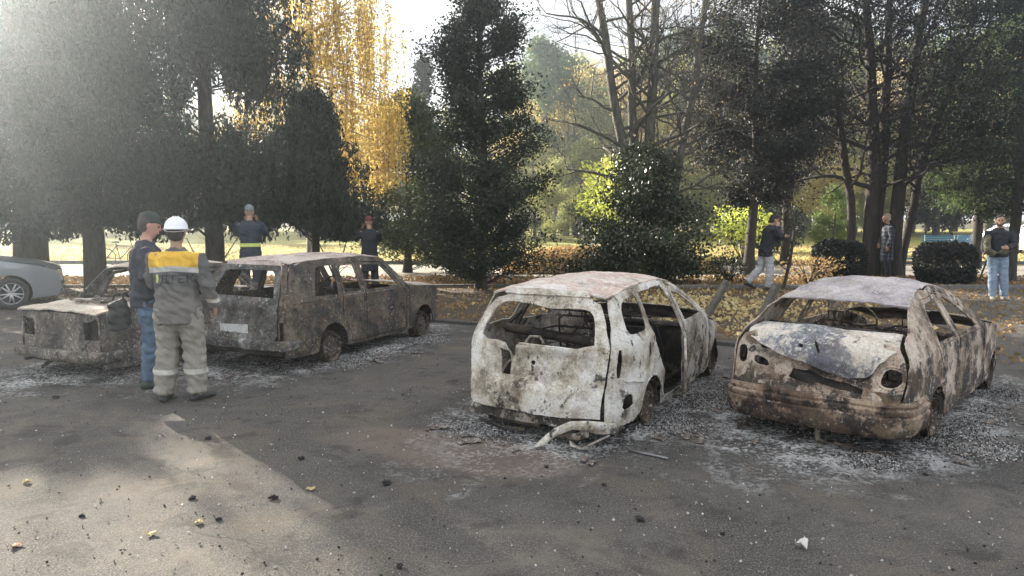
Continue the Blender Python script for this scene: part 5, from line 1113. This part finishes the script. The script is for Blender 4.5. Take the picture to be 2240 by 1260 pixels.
# walking man
person((6.15, 17.45), R(-88), dict(hl=(-.09, -.02, .95), hr=(.09, .02, .95), kl=(-.09, -.08, .51), al=(-.09, -.38, .20), tl=(-.10, -.26, .06), kr=(.10, .06, .50), ar=(.10, .05, .09), tr=(.12, .22, .035),
    sl=(-.185, .08, 1.42), sr=(.185, .08, 1.42), el=(-.27, .24, 1.20), wl=(-.22, .50, 1.24), dl=(.1, 1, .1), er=(.24, .22, 1.22), wr=(.10, .22, 1.46), dr=(-.2, .1, 1), hd=(0, .17, 1.62), tilt=R(-14), lean=(0, .10), cr=1.0, cl=1.0),
    'man in a black puffer jacket and pale grey trousers walking with a phone held out', DARK, (cloth('pale grey sweat', (.42, .42, .43)), .024), BOOT, False, cloth('short dark hair', (.03, .025, .022)), None, phone_at((-.20, .62, 1.27), R(90)), coat=(.80, 1.16), z0=.03, scale=1.05)
# bearded man between the dark stems, and another behind
def plaid():
    k = NT('dark plaid cloth'); v = k.n('ShaderNodeTexCoord').outputs['Object']; x, y, z = k.n('ShaderNodeSeparateXYZ', {0: v}).outputs
    fr = lambda a, s: k.math('LESS_THAN', k.math('FRACT', k.math('MULTIPLY', a, s)), .25)
    c = k.mix(k.math('MULTIPLY', fr(z, 9.), .35), (.022, .027, .036), (.20, .22, .26)); c = k.mix(k.math('MULTIPLY', k.math('MAXIMUM', fr(x, 8.), fr(y, 8.)), .3), c, (.22, .24, .28)); k.l(c, k.b.inputs['Base Color']); k.b.inputs['Roughness'].default_value = .9; return k.m
person((11.02, 21.2), R(80), dict(er=(.26, .02, 1.16), wr=(.22, .14, .98), hd=(0, .05, 1.67)), 'bearded fair-haired man in a long dark plaid coat between the dark tree stems', plaid(), (DARK, .02), BOOT, False, cloth('sandy hair', (.45, .38, .28)), None, None, beard=cloth('brown beard', (.10, .06, .04)), coat=(.50, 1.1), z0=0, scale=1.06)
person((11.72, 22.9), R(-100), dict(hd=(0, .05, 1.5), tilt=R(-20)), 'person in a black top and olive trousers mostly hidden behind the right-hand dark stem', DARK, (cloth('olive grey', (.13, .14, .11)), .03), BOOT, False, cloth('short dark hair', (.03, .025, .022)), None, None, coat=(.85, 1.1), scale=1.02)
# man at the right edge
person((10.62, 15.75), R(158), dict(kl=(-.12, .03, .50), al=(-.16, -.01, .09), tl=(-.20, .14, .035), kr=(.08, .05, .50), ar=(.06, .06, .09), tr=(.08, .24, .035),
    er=(.27, .05, 1.16), wr=(.30, .20, .97), dr=(.3, .8, -.3), el=(-.27, .06, 1.16), wl=(-.12, .26, 1.10), dl=(.7, .5, .1), hd=(0, .03, 1.66), hy=R(-8)),
    'dark-haired man in light blue jeans and a black top, camouflage jacket draped', DARK, (LJEANS, .018), plain('grey trainers', (.30, .29, .27), .8), False, cloth('short dark hair', (.03, .025, .022)), None,
    lambda root, J, jac, hp: blob('camouflage_jacket', [([(.20, .10, 1.34), (.24, .16, 1.18), (.22, .20, 1.04), (.12, .22, .98), (-.02, .22, 1.0), (-.14, .20, 1.06)], [(.05, .06), (.07, .07), (.08, .08), (.07, .08), (.07, .07), (.05, .05)], (1, 0, 0))], .012, plain('camouflage cloth', (.13, .12, .075), .9, 0, .3, 14, .3, (.03, .035, .022)), root, 2, .02, 3), coat=(.90, 1.02), beard=cloth('brown beard', (.10, .06, .04)), scale=1.04)

# ------------------------------------------------------------------ intact vehicles
def paint(name, col, rough=.3):
    k = NT(name); k.b.inputs['Base Color'].default_value = (*col, 1); k.b.inputs['Roughness'].default_value = rough; k.b.inputs['Metallic'].default_value = .35
    k.b.inputs['Coat Weight'].default_value = .6; return k.m
def glassm():
    k = NT('tinted car glass'); k.b.inputs['Base Color'].default_value = (.02, .025, .03, 1); k.b.inputs['Roughness'].default_value = .06; k.b.inputs['Specular IOR Level'].default_value = .8; return k.m
GLASS = glassm(); RUB = plain('tyre rubber', (.025, .025, .026), .8); ALU = plain('alloy rim', (.50, .51, .52), .35, .8, .1)
def whole_car(loc, rz, col, label, key):
    root = empty('parked_car', (loc[0], loc[1], 0), rz, label, 'car')
    rail = [(.1, .95), (.35, 1.2), (.6, 1.36), (1.2, 1.44), (2.0, 1.44), (2.3, 1.38), (3.0, 1.0), (3.1, .96), (3.7, .88), (4.1, .76), (4.2, .6)]
    B = Body(.86, .90, .42, 4.2, rail, [(.2, .02), (.5, -.02), (.9, .05), (1.3, .3)], bulge=.08, rc=.5, crn=.08, fb=.22, crown=.06)
    P = paint(key, col)
    out = [(B.xe(z), z) for z in (.25, .45, .65, .85, .95)] + [(.35, 1.2), (.6, 1.36), (1.2, 1.44), (2.0, 1.44), (2.3, 1.38), (3.0, 1.0), (3.4, .93), (3.8, .86), (4.08, .76), (4.18, .6), (4.2, .4), (4.12, .25), (3.72, .22)] + arc(3.36, .33, .355, -18, 198, 14) + [(3.0, .2), (1.1, .2)] + arc(.78, .33, .355, -18, 198, 14) + [(.4, .24)]
    win = chaikin([(.52, .98), (.72, 1.27), (1.2, 1.36), (2.0, 1.36), (2.25, 1.30), (2.82, .98)], 1)
    for sg in (-1, 1):
        panel('body_side', out, [win], B.side(sg), P, root, .07, .01, 0)
        panel('side_window', win, [], lambda x, z, s=sg: (x, s * (B.Y(x, z) - .012), z), GLASS, root, .12, .006, 0)
        tubes('door_seam', [[(x, sg * (B.Y(x, z) + .001), z) for z in (.3, .5, .7, .95)] for x in (1.25, 2.1, 2.98)], .003, RUB, root, 4)
        for x in (.78, 3.36):
            bm = bmesh.new(); lathe(bm, [(.2, .10), (.24, .11), (.29, .105), (.315, .08), (.32, 0), (.315, -.1), (.2, -.12)], (x, sg * .73, .32), sg, 36); w = frombm('wheel', bm, RUB, root, True)
            bm = bmesh.new(); lathe(bm, [(.215, .095), (.205, .105), (.195, .09), (.19, .0)], (x, sg * .73, .32), sg, 36)
            for a in range(10):
                t = 2 * math.pi * a / 10 + (.16 if a % 2 else -.16)*.6; loft(bm, [(x, sg * .82, .32), (x + .10 * math.cos(t), sg * .825, .32 + .10 * math.sin(t)), (x + .20 * math.cos(t), sg * .825, .32 + .20 * math.sin(t))], [.022, .016, .013], seg=6)
            loft(bm, [(x, sg * .79, .32), (x, sg * .835, .32)], [.045, .04], seg=14, cap=.2); frombm('rim', bm, ALU, w, True)
            bm = bmesh.new(); lathe(bm, [(.19, 0), (.001, 0)], (x, sg * .76, .32), sg, 24); frombm('brake_disc', bm, plain('dark hub', (.03, .03, .03)), w)
        bm = bmesh.new(); loft(bm, [(2.78, sg * .84, .98), (2.8, sg * .93, 1.02), (2.8, sg * 1.0, 1.03)], [(.02, .03), (.05, .06), (.04, .05)], side=(1, 0, 0), seg=10); frombm('wing_mirror', bm, P, root, True)
        bm = bmesh.new(); loft(bm, [(4.10, sg * .42, .66), (4.02, sg * .62, .68), (3.86, sg * .72, .70)], [(.03, .06), (.05, .07), (.03, .05)], seg=10); frombm('headlight', bm, ALU, root, True)
    panel('roof', [(.62, -.6), (.58, 0), (.62, .6), (2.3, .6), (2.34, 0), (2.3, -.6)], [], B.roof(), P, root, .1, .01, 0)
    panel('hood', [(3.02, -.58), (3.0, 0), (3.02, .58), (4.12, .52), (4.2, 0), (4.12, -.52)], [], B.top([(3.0, 1.0), (3.4, .94), (3.8, .87), (4.1, .77), (4.2, .72)], .05), P, root, .1, .01, 0)
    panel('windscreen', [(2.32, -.58), (2.32, .58), (3.02, .57), (3.02, -.57)], [], B.top([(2.3, 1.39), (3.02, 1.0)], .05), GLASS, root, .12, .006, 0)
    panel('rear_window', [(.14, -.56), (.14, .56), (.6, .58), (.6, -.58)], [], B.top([(.1, .97), (.35, 1.22), (.6, 1.37)], .04), GLASS, root, .12, .006, 0)
    panel('rear_panel', [(-.84, .22), (.84, .22), (.84, .95), (-.84, .95)], [], B.rear(0), P, root, .1, .01, 0)
    panel('bumper', [(-.62, .22), (.62, .22), (.60, .74), (-.60, .74)], [[(-.4, .3), (.4, .3), (.36, .5), (-.36, .5)]], lambda y, z: (4.2 - .35 * y * y - .04 * abs(z - .4), y, z), P, root, .1, .01, 0)
    for s in (-1, 1): 
        bm = bmesh.new(); loft(bm, [(.06, s * .6, .80), (.10, s * .76, .80)], [.06, .06], seg=10); frombm('tail_light', bm, plain('red lamp', (.35, .02, .02), .2), root, True)
    bm = bmesh.new(); box(bm, (2.1, 0, .35), (3.6, 1.3, .2)); box(bm, (1.8, 0, .75), (2.0, 1.2, .3)); frombm('underbody', bm, RUB, root)
    return root
whole_car((-13.05, 12.96), R(30), (.22, .235, .25), 'silver parked car with alloy wheels cut by the left edge', 'silver paint')
whole_car((25.4, 34.5), R(95), (.75, .75, .75), 'white car parked far back at the right edge', 'white paint')

# ------------------------------------------------------------------ benches, bicycle, posts
BLUE = plain('blue bench paint', (.03, .16, .40), .45, 0, .2); WHITEM = plain('white bench iron', (.75, .75, .72), .4, 0, .1)
def bench(loc, rz, label, w=1.5):
    r = empty('park_bench', (loc[0], loc[1], 0), rz, label, 'bench', 'blue park benches')
    def slats(nm, L):
        bm = bmesh.new()
        for c, a in L: box(bm, c, (w, .085, .025), Matrix.Rotation(a, 3, 'X'))
        bmesh.ops.bevel(bm, geom=bm.edges[:], offset=.005, segments=1, affect='EDGES'); frombm(nm, bm, BLUE, r)
    slats('seat', [((0, -.18 + .1 * i, .44 + .004 * i), 0) for i in range(4)]); slats('backrest', [((0, .22 + .03 * i, .55 + .1 * i), R(75)) for i in range(4)])
    for s in (-1, 1):
        tubes('side_frame', [[(s * w * .42, -.22, 0), (s * w * .42, -.20, .40), (s * w * .42, -.22, .62), (s * w * .42, -.14, .68), (s * w * .42, .05, .64), (s * w * .42, .2, .6)], [(s * w * .42, .30, 0), (s * w * .42, .20, .40), (s * w * .42, .33, .90)], [(s * w * .42, -.20, .41), (s * w * .42, .20, .41)]], .022, WHITEM, r)
    return r
bench((13.05, 24.6), R(100), 'blue slatted bench with curved white arms right of the many-stemmed tree', 1.7)
bench((21.3, 36), R(150), 'distant blue bench, left one beside the path behind the right-hand man'); bench((23.0, 37), R(200), 'distant blue bench, right one, partly hidden by the right-hand man')
def bicycle(loc, rz):
    r = empty('bicycle', (loc[0], loc[1], 0), rz, 'dark bicycle standing on the path behind the leftmost wreck', 'bicycle'); m = plain('black bicycle steel', (.03, .03, .032), .4)
    for x in (-.52, .52):
        w = tubes('wheel', [[(x + .32 * math.cos(a), 0, .34 + .32 * math.sin(a)) for a in [i * math.pi / 14 for i in range(29)]]], .018, RUB, r)
        tubes('spokes', [[(x, 0, .34), (x + .32 * math.cos(a), 0, .34 + .32 * math.sin(a))] for a in [i * math.pi / 9 for i in range(18)]], .003, ALU, w, 3)
    tubes('frame', [[(-.52, 0, .34), (-.05, 0, .30), (-.18, 0, .86)], [(-.05, 0, .30), (.38, 0, .74), (-.15, 0, .78)], [(-.52, 0, .34), (-.15, 0, .78)], [(.52, 0, .34), (.36, 0, .86)]], .020, m, r)
    tubes('handlebar', [[(.36, 0, .86), (.34, 0, .98)], [(.24, -.26, 1.0), (.36, -.1, .99), (.36, .1, .99), (.24, .26, 1.0)]], .014, m, r)
    bm = bmesh.new(); loft(bm, [(-.30, 0, .90), (-.18, 0, .91), (-.05, 0, .90)], [(.07, .02), (.06, .025), (.02, .02)], side=(0, 1, 0)); frombm('saddle', bm, RUB, r, True)
    tubes('pedal_crank', [[(-.05, -.08, .30), (.08, -.08, .20), (.08, -.15, .20)], [(-.05, .08, .30), (-.18, .08, .40), (-.18, .15, .40)]], .010, m, r)
bicycle((-14.2, 26.2), R(4))
def post(a, b, w, label):
    a, b = V(a), V(b); d = (b - a); q = d.to_track_quat('Z', 'X'); bm = bmesh.new()
    r = bmesh.ops.create_cube(bm, size=1)['verts']; bmesh.ops.transform(bm, matrix=Matrix.Diagonal((w, w * .8, d.length, 1)), verts=r); bmesh.ops.subdivide_edges(bm, edges=bm.edges[:], cuts=4, use_grid_fill=True)
    bmesh.ops.bevel(bm, geom=[e for e in bm.edges if e.is_boundary or e.calc_face_angle(0) > 1], offset=.012, segments=2, affect='EDGES')
    for v in bm.verts: v.co += V((noise.noise(v.co * 6), noise.noise(v.co * 6 + V((5, 0, 0))), 0)) * .010
    bmesh.ops.transform(bm, matrix=Matrix.Translation((a + b) / 2) @ q.to_matrix().to_4x4(), verts=bm.verts)
    o = frombm('leaning_post', bm, plain('weathered post', (.095, .085, .068), .9, 0, .4, 10, .5), None, True); tag(o, label, 'post', 'tilted posts in the leafy verge'); o.modifiers.new('e', 'EDGE_SPLIT').split_angle = R(40)
post((3.25, 12.3, -.1), (3.97, 13.3, .60), .13, 'square weathered post tilted over the leaves just right of the pale wagon')
post((3.72, 11.1, -.1), (4.38, 11.9, .67), .13, 'square weathered post tilted over the leaves just left of the scorched saloon')

# ------------------------------------------------------------------ leaves, ash, debris
def flakes(name, P, size, mat, label, seed, flat=.8, elong=1.4, cat='litter'):
    o = quads(name, P, size, mat, None, seed, elong, 0, flat, sizevar=.5); tag(o, label, cat, None, 'stuff'); return o
rg = np.random.default_rng(77)
def inp(P, poly): return np.array([inpoly((a, b), poly) for a, b in P])
LIT = leafmat('leaf litter', (.09, .05, .025), (.36, .24, .11), (.19, .115, .05), .15, .7)
LITY = leafmat('yellow leaf litter', (.38, .25, .08), (.72, .60, .32), (.52, .38, .16), .3, .7)
q = np.stack([rg.uniform(-24, 7.4, 26000), rg.uniform(9.6, 18.1, 26000)], 1); q = q[inp(q, VERGE)]
d_ = np.array([noise.noise(V((a * .8, b * .8, 3))) for a, b in q]); q = q[d_ + rg.uniform(-.35, .35, len(q)) > -.12]
P = np.column_stack([q, .040 + rg.random(len(q)) * .03]); flakes('fallen_leaves', P, .058, LIT, 'brown fallen leaves over the verge', 1)
n = 1700; a = rg.normal(size=(n, 2)); P = np.column_stack([3.9 + a[:, 0] * 1.5, 14.0 + a[:, 1] * 1.7, .055 + rg.random(n) * .03]); P = P[inp(P[:, :2], VERGE)]; flakes('fallen_leaves', P, .085, LITY, 'bright yellow fallen leaves between the two front wrecks', 2)
n = 5200; P = np.column_stack([rg.uniform(6, 18, n), rg.uniform(8, 18, n), .008 + rg.random(n) * .02]); flakes('fallen_leaves', P, .07, LIT, 'sparse brown leaves on the dirt right of the scorched saloon', 3)
n = 16000; P = np.column_stack([rg.uniform(-22, 22, n), rg.uniform(18.3, 21.5, n), .030 + rg.random(n) * .05]); flakes('fallen_leaves', P, .085, LIT, 'brown leaves along the strip before the path', 4)
n = 22000; P = np.column_stack([rg.uniform(-30, 34, n), 28.5 + rg.random(n) ** 1.3 * 18, .03 + rg.random(n) * .06]); flakes('fallen_leaves', P, .12, LITY, 'yellow leaves scattered over the lawn', 5)
def bank():
    bm = bmesh.new(); bmesh.ops.create_grid(bm, x_segments=40, y_segments=14, size=1)
    for v in bm.verts:
        x, y = v.co.x, v.co.y; v.co = V((3.3 + x * 3.6, 24.6 + y * 1.9, max(0, (1 - y * y) * (1 - x ** 4)) * .75 + noise.noise(v.co * 5) * .07 * (1 - y * y)))
    o = frombm('leaf_bank', bm, SOIL, None, True); tag(o, kind='structure')
    n = 9000; x = rg.uniform(-1, 1, n); y = rg.uniform(-1, .6, n); P = np.column_stack([3.3 + x * 3.6, 24.6 + y * 1.9, (1 - y * y) * (1 - x ** 4) * .75 + .04]); flakes('fallen_leaves', P, .11, BROWNL, 'russet leaves heaped on the bank beyond the path edge', 6)
bank()
# ash chips and grit, thick round the wrecks, thin over the lot
k = NT('ash chips'); g = k.n('ShaderNodeNewGeometry').outputs['Random Per Island']; k.l(k.ramp(g, [(0, (.012, .012, .013)), (.35, (.05, .046, .043)), (.5, (.24, .23, .22)), (.86, (.46, .45, .44)), (1, (.62, .61, .60))]), k.b.inputs['Base Color']); k.b.inputs['Roughness'].default_value = .9; ASH = k.m
out = []
for nme, L in (('wagon', 3.4), ('sedan', 3.5), ('lada', 3.4), ('left', 3.4)):
    n = 15000 if nme in ('wagon', 'sedan') else 7000; t = rg.random(n) * 2 * math.pi; u = .5 + np.abs(rg.normal(size=n)) * .20
    X = L / 2 + np.cos(t) * u * (L / 2 + .55); Yy = np.sin(t) * u * 1.45
    out.append(np.array([carpt(nme, a, b) for a, b in zip(X, Yy)]))
Q = np.concatenate(out); dd = np.array([noise.noise(V((a * 2.2, b * 2.2, 8))) for a, b in Q]); Q = Q[dd + rg.uniform(-.4, .4, len(Q)) > -.05]
flakes('ash_chips', np.column_stack([Q, .004 + rg.random(len(Q)) * .006]), .014, ASH, 'pale ash and charred chips spread round the wrecks', 7, .7, 1.3, 'debris')
n = 5200; yy = 2.6 + rg.random(n) ** 1.6 * 11; P = np.column_stack([rg.uniform(-1, 1, n) * (1.2 + yy * .85), yy, .005 + rg.random(n) * .006]); flakes('ash_chips', P, .016, ASH, 'fine ash specks over the open asphalt', 8, .75, 1.3, 'debris')
CH = plain('charcoal', (.022, .021, .021), .8, 0, .4, 30, .6)
def lump(loc, s, seed, label, mat=CH, nm='charred_lump', cat='debris', flat=.6, grp='charred lumps on the asphalt'):
    bm = bmesh.new(); bmesh.ops.create_icosphere(bm, subdivisions=3, radius=s)
    for v in bm.verts:
        v.co *= 1 + .7 * noise.noise(v.co / s * 1.3 + V((seed, 0, 0))) + .7 * noise.noise(v.co / s * 3.4 + V((0, seed, 0))); v.co.z *= flat
    zmin = min(v.co.z for v in bm.verts)
    for v in bm.verts: v.co.z -= zmin * .8
    o = frombm(nm, bm, mat, None, False); o.location = (*loc, 0); return tag(o, label, cat, grp)
def gpt(u, v, z=0):
    c, s = math.cos(R(5.6)), math.sin(R(5.6)); dx = (u - 1120) / 1577; up = (630 - v) / 1577; d = (dx, c + up * s, -s + up * c); t = (z - 1.8) / d[2]; return (d[0] * t, d[1] * t)
def gp(u, v): return gpt(u, v)
LP = [((-4.55, 7.05), .05, 'left of the worker, nearest the left edge'), ((-2.47, 5.72), .045, 'in front of the worker to the right, grey and flat'), ((-1.57, 5.23), .04, 'right of the sunlit patch, farther one'), ((-1.53, 4.47), .045, 'beside the yellow leaf, on its left'),
      ((-.85, 4.72), .05, 'straight in front of the pale wagon, spiky'), ((.76, 4.14), .045, 'in the middle foreground, with a pale chip beside it'), ((-.58, 3.56), .035, 'lowest in the middle foreground'), ((-2.05, 4.47), .035, 'on the edge of the sunlit patch'),
      ((.25, 5.05), .03, 'small, below the melted bumper'), ((.62, 4.7), .03, 'small, right of the dark patch'), ((4.6, 6.2), .10, 'large, beside the saloon rear wheel'), ((5.9, 7.3), .14, 'largest, at the far right beside the saloon'), ((3.9, 4.4), .035, 'at the lower right'),
      ((2.9, 4.9), .03, 'behind the folded white scrap'), ((1.2, 3.95), .025, 'tiny, left of the folded white scrap'), ((-2.6, 4.2), .03, 'in the sunlit patch, left part'), ((-1.75, 4.15), .03, 'in the sunlit patch, right part')]
for i, (l, s, w) in enumerate(LP): lump(l, s * .5, i * 3.3, 'charred black lump ' + w)
SCR = plain('white scrap', (.60, .58, .55), .7)
def scrap(loc, s, rz, label, mat, nm, cat, fold=.35):
    fold = 1.1 if nm == 'folded_scrap' else fold; s = s if nm == 'folded_scrap' else s * .6
    bm = bmesh.new(); g = bmesh.ops.create_grid(bm, x_segments=6, y_segments=6, size=s)['verts']
    for v in g: v.co.z = abs(v.co.x) * fold + .5 * s * noise.noise(v.co / s * 2 + V((s * 99, 0, 0))) + .01; v.co.y *= 1 - .5 * abs(v.co.x) / s
    o = frombm(nm, bm, mat, None, True); mod_solid(o, .003); o.location = (*loc, .0); o.rotation_euler = (0, 0, rz); return tag(o, label, cat)
HEAPS = []
ASHH = burnt('ash heap', [(.3, (.05, .05, .05)), (.5, (.20, .195, .19)), (.7, (.46, .45, .44))], 51, 9, .56, .56, rust=.2)
for i, (c, x, y, z_, w) in enumerate((('sedan', .75, -1.0, .26, 'beside the rear wheel of the scorched saloon'), ('sedan', 2.9, -.95, .20, 'beside the front wheel of the scorched saloon'), ('sedan', -.15, -.55, .16, 'under the right end of the saloon bumper'), ('sedan', .9, 1.0, .20, 'between the two front wrecks'),
      ('wagon', .9, -.95, .20, 'beside the rear wheel of the pale wagon'), ('wagon', 1.9, -1.0, .22, 'under the open door of the pale wagon'), ('wagon', -.05, .45, .18, 'behind the left corner of the pale wagon'), ('lada', .8, -.95, .18, 'beside the rear wheel of the boxy estate'), ('lada', 2.7, -.95, .22, 'beside the front wheel of the boxy estate'))):
    bm = bmesh.new(); bmesh.ops.create_grid(bm, x_segments=36, y_segments=36, size=z_ * 1.6)
    for v in bm.verts:
        p = v.co / z_; d = p.length * (1 + .35 * noise.noise(p * 1.3 + V((i * 3.3, 0, 0)))); v.co.z = z_ * .30 * math.exp(-d * d * 1.9) * (1 + .5 * noise.noise(p * 3 + V((i, 4, 0)))) + .012 * noise.noise(p * 9) - .012
    o = frombm('ash_heap', bm, ASHH, None, True); c_ = carpt(c, x, y); o.location = (*c_, 0); tag(o, 'low heap of grey ash ' + w, 'ash')
    n = int(2600 * z_ / .2); q = rg.normal(size=(n, 2)) * z_ * .62; hh = z_ * .30 * np.exp(-(q ** 2).sum(1) / z_ ** 2 * 1.9)
    HEAPS.append(np.column_stack([q[:, 0] + c_[0], q[:, 1] + c_[1], hh + .004 + rg.random(n) * .012]))
flakes('ash_chips', np.concatenate(HEAPS), .013, ASH, 'ash and cinders heaped beside the wrecks', 9, .5, 1.3, 'debris')
SCM = burnt('scrap metal', [(.3, (.03, .03, .03)), (.5, (.14, .11, .09)), (.7, (.40, .38, .35))], 53, 12, .56, .6)
def shard(loc, s, seed, rz):
    bm = bmesh.new(); g = bmesh.ops.create_grid(bm, x_segments=8, y_segments=5, size=1)['verts']
    for v in g:
        x, y = v.co.x, v.co.y; v.co = V((x * s * (1 + .3 * noise.noise(V((y * 2, seed, 0)))), y * s * .4 * (1 + .6 * noise.noise(V((x * 2, seed, 3)))), s * .35 * abs(noise.noise(V((x * 1.3, y * 1.3, seed)))) + .004))
    o = frombm('metal_scrap', bm, SCM, None, True); mod_solid(o, .004); o.location = (*loc, .003); o.rotation_euler = (0, 0, rz); return o
rr = random.Random(8)
for c, nm in (('sedan', 'the scorched saloon'), ('wagon', 'the pale wagon'), ('lada', 'the boxy estate')):
    for i in range(13):
        side = rr.random() < .55; x, y = (rr.uniform(.2, 3.2), -rr.uniform(.85, 1.5)) if side else (-rr.uniform(.15, .6), rr.uniform(-.9, .9))
        tag(shard(carpt(c, x, y), rr.uniform(.03, .10), i * 2.7, rr.uniform(0, 6)), 'bent charred metal scrap lying in the ash around ' + nm, 'scrap', 'charred metal scraps around ' + nm)
scrap((1.58, 3.78), .035, .6, 'folded white scrap standing on the asphalt in the lower right foreground', SCR, 'folded_scrap', 'scrap')
YL = plain('dry yellow leaf', (.50, .40, .20), .8); BL = plain('dry pink brown leaf', (.45, .30, .22), .8)
scrap((-1.33, 4.62), .045, .2, 'curled dry yellow leaf lying in the middle of the open asphalt', YL, 'dry_leaf', 'leaf'); scrap((-2.72, 3.80), .05, 1.1, 'pink-brown dry leaf in the shadow at the lower left corner', BL, 'dry_leaf', 'leaf')
scrap((-2.05, 3.94), .045, .4, 'pale curled leaf on the sunlit patch, nearest the camera', YL, 'dry_leaf', 'leaf'); scrap((-1.85, 4.10), .04, 1.9, 'pale curled leaf on the sunlit patch, right of the other', YL, 'dry_leaf', 'leaf'); scrap((-3.3, 4.75), .045, 2.4, 'pale leaf at the left edge of the sunlit patch', YL, 'dry_leaf', 'leaf')
scrap((3.35, 4.35), .035, 2.0, 'orange-brown leaf at the lower right of the asphalt', BL, 'dry_leaf', 'leaf')
o = tubes('metal_rod', [[(.90, 5.42, .012), (1.02, 5.32, .014), (1.16, 5.22, .012)]], .010, plain('grey rod', (.22, .22, .23), .4, .5), None); tag(o, 'straight grey metal rod lying on the asphalt between the two front wrecks', 'rod')
def stain(name, c, sx, sy, rz, mat, z=.004, seed=0):
    bm = bmesh.new(); n = 40; vs = []
    for i in range(n):
        a = 2 * math.pi * i / n; k = 1 + .35 * noise.noise(V((math.cos(a) * 1.7, math.sin(a) * 1.7, seed))) + .15 * noise.noise(V((math.cos(a) * 6, math.sin(a) * 6, seed)))
        x, y = math.cos(a) * sx * k, math.sin(a) * sy * k; vs.append(bm.verts.new((c[0] + x * math.cos(rz) - y * math.sin(rz), c[1] + x * math.sin(rz) + y * math.cos(rz), z)))
    f = bm.faces.new(vs); f.normal_update()
    if f.normal.z < 0: f.normal_flip()
    return tag(frombm(name, bm, mat), kind='structure')
# dead stem with dry branches by the walking man, fallen twigs behind the clipped shrub
stems_tree('dead_sapling', (6.95, 17.9), [[(-.2, 0, -.05, .045), (-.05, 0, .8, .04), (.1, 0, 2.0, .02)]], 3, 'leaning dead sapling in front of the walking man', 63, BARK, None, 0, depth=2, bz=.5, ln=.7, per=.35)
stems_tree('bare_shrub', (12.9, 19.9), [[(0, 0, -.05, .03), (.3, 0, .9, .015)], [(0, .1, -.05, .03), (-.4, .1, .8, .015)]], 3, 'bare twiggy shrub beside the clipped round shrub', 64, BARK, None, 0, depth=2, bz=.15, ln=.6, per=.2)
stems_tree('bare_shrub', (-9.0, 21.0), [[(0, 0, -.05, .03), (.4, 0, 1.3, .012)], [(0, .1, -.05, .03), (-.5, .1, 1.2, .012)], [(.1, .1, -.05, .03), (1.0, .1, 1.2, .012)]], 3, 'bare wiry shrub on the strip behind the two men', 65, BARK, None, 0, depth=2, bz=.15, ln=.8, per=.2)
stems_tree('bare_shrub', (-5.2, 21.0), [[(0, 0, -.05, .03), (.4, 0, 1.2, .012)], [(0, .1, -.05, .03), (-.5, .1, 1.2, .012)]], 3, 'bare wiry shrub on the strip beyond the boxy estate roof', 66, BARK, None, 0, depth=2, bz=.15, ln=.8, per=.2)

# ------------------------------------------------------------------ haze volume added in place of the lens glare at upper left
def haze():
    bm = bmesh.new(); box(bm, (0, 35, 9.5), (150, 110, 21)); o = frombm('haze', bm); m = bpy.data.materials.new('glare haze'); m.use_nodes = True; t = m.node_tree; t.nodes.clear()
    a = t.nodes.new('ShaderNodeOutputMaterial'); b = t.nodes.new('ShaderNodeVolumePrincipled'); b.inputs['Color'].default_value = (.78, .87, .95, 1); b.inputs['Density'].default_value = .0029; b.inputs['Anisotropy'].default_value = .84
    t.links.new(b.outputs[0], a.inputs['Volume']); o.data.materials.append(m); tag(o, 'thin pale haze added to stand in for the lens glare', 'haze', None, 'stuff')
haze()
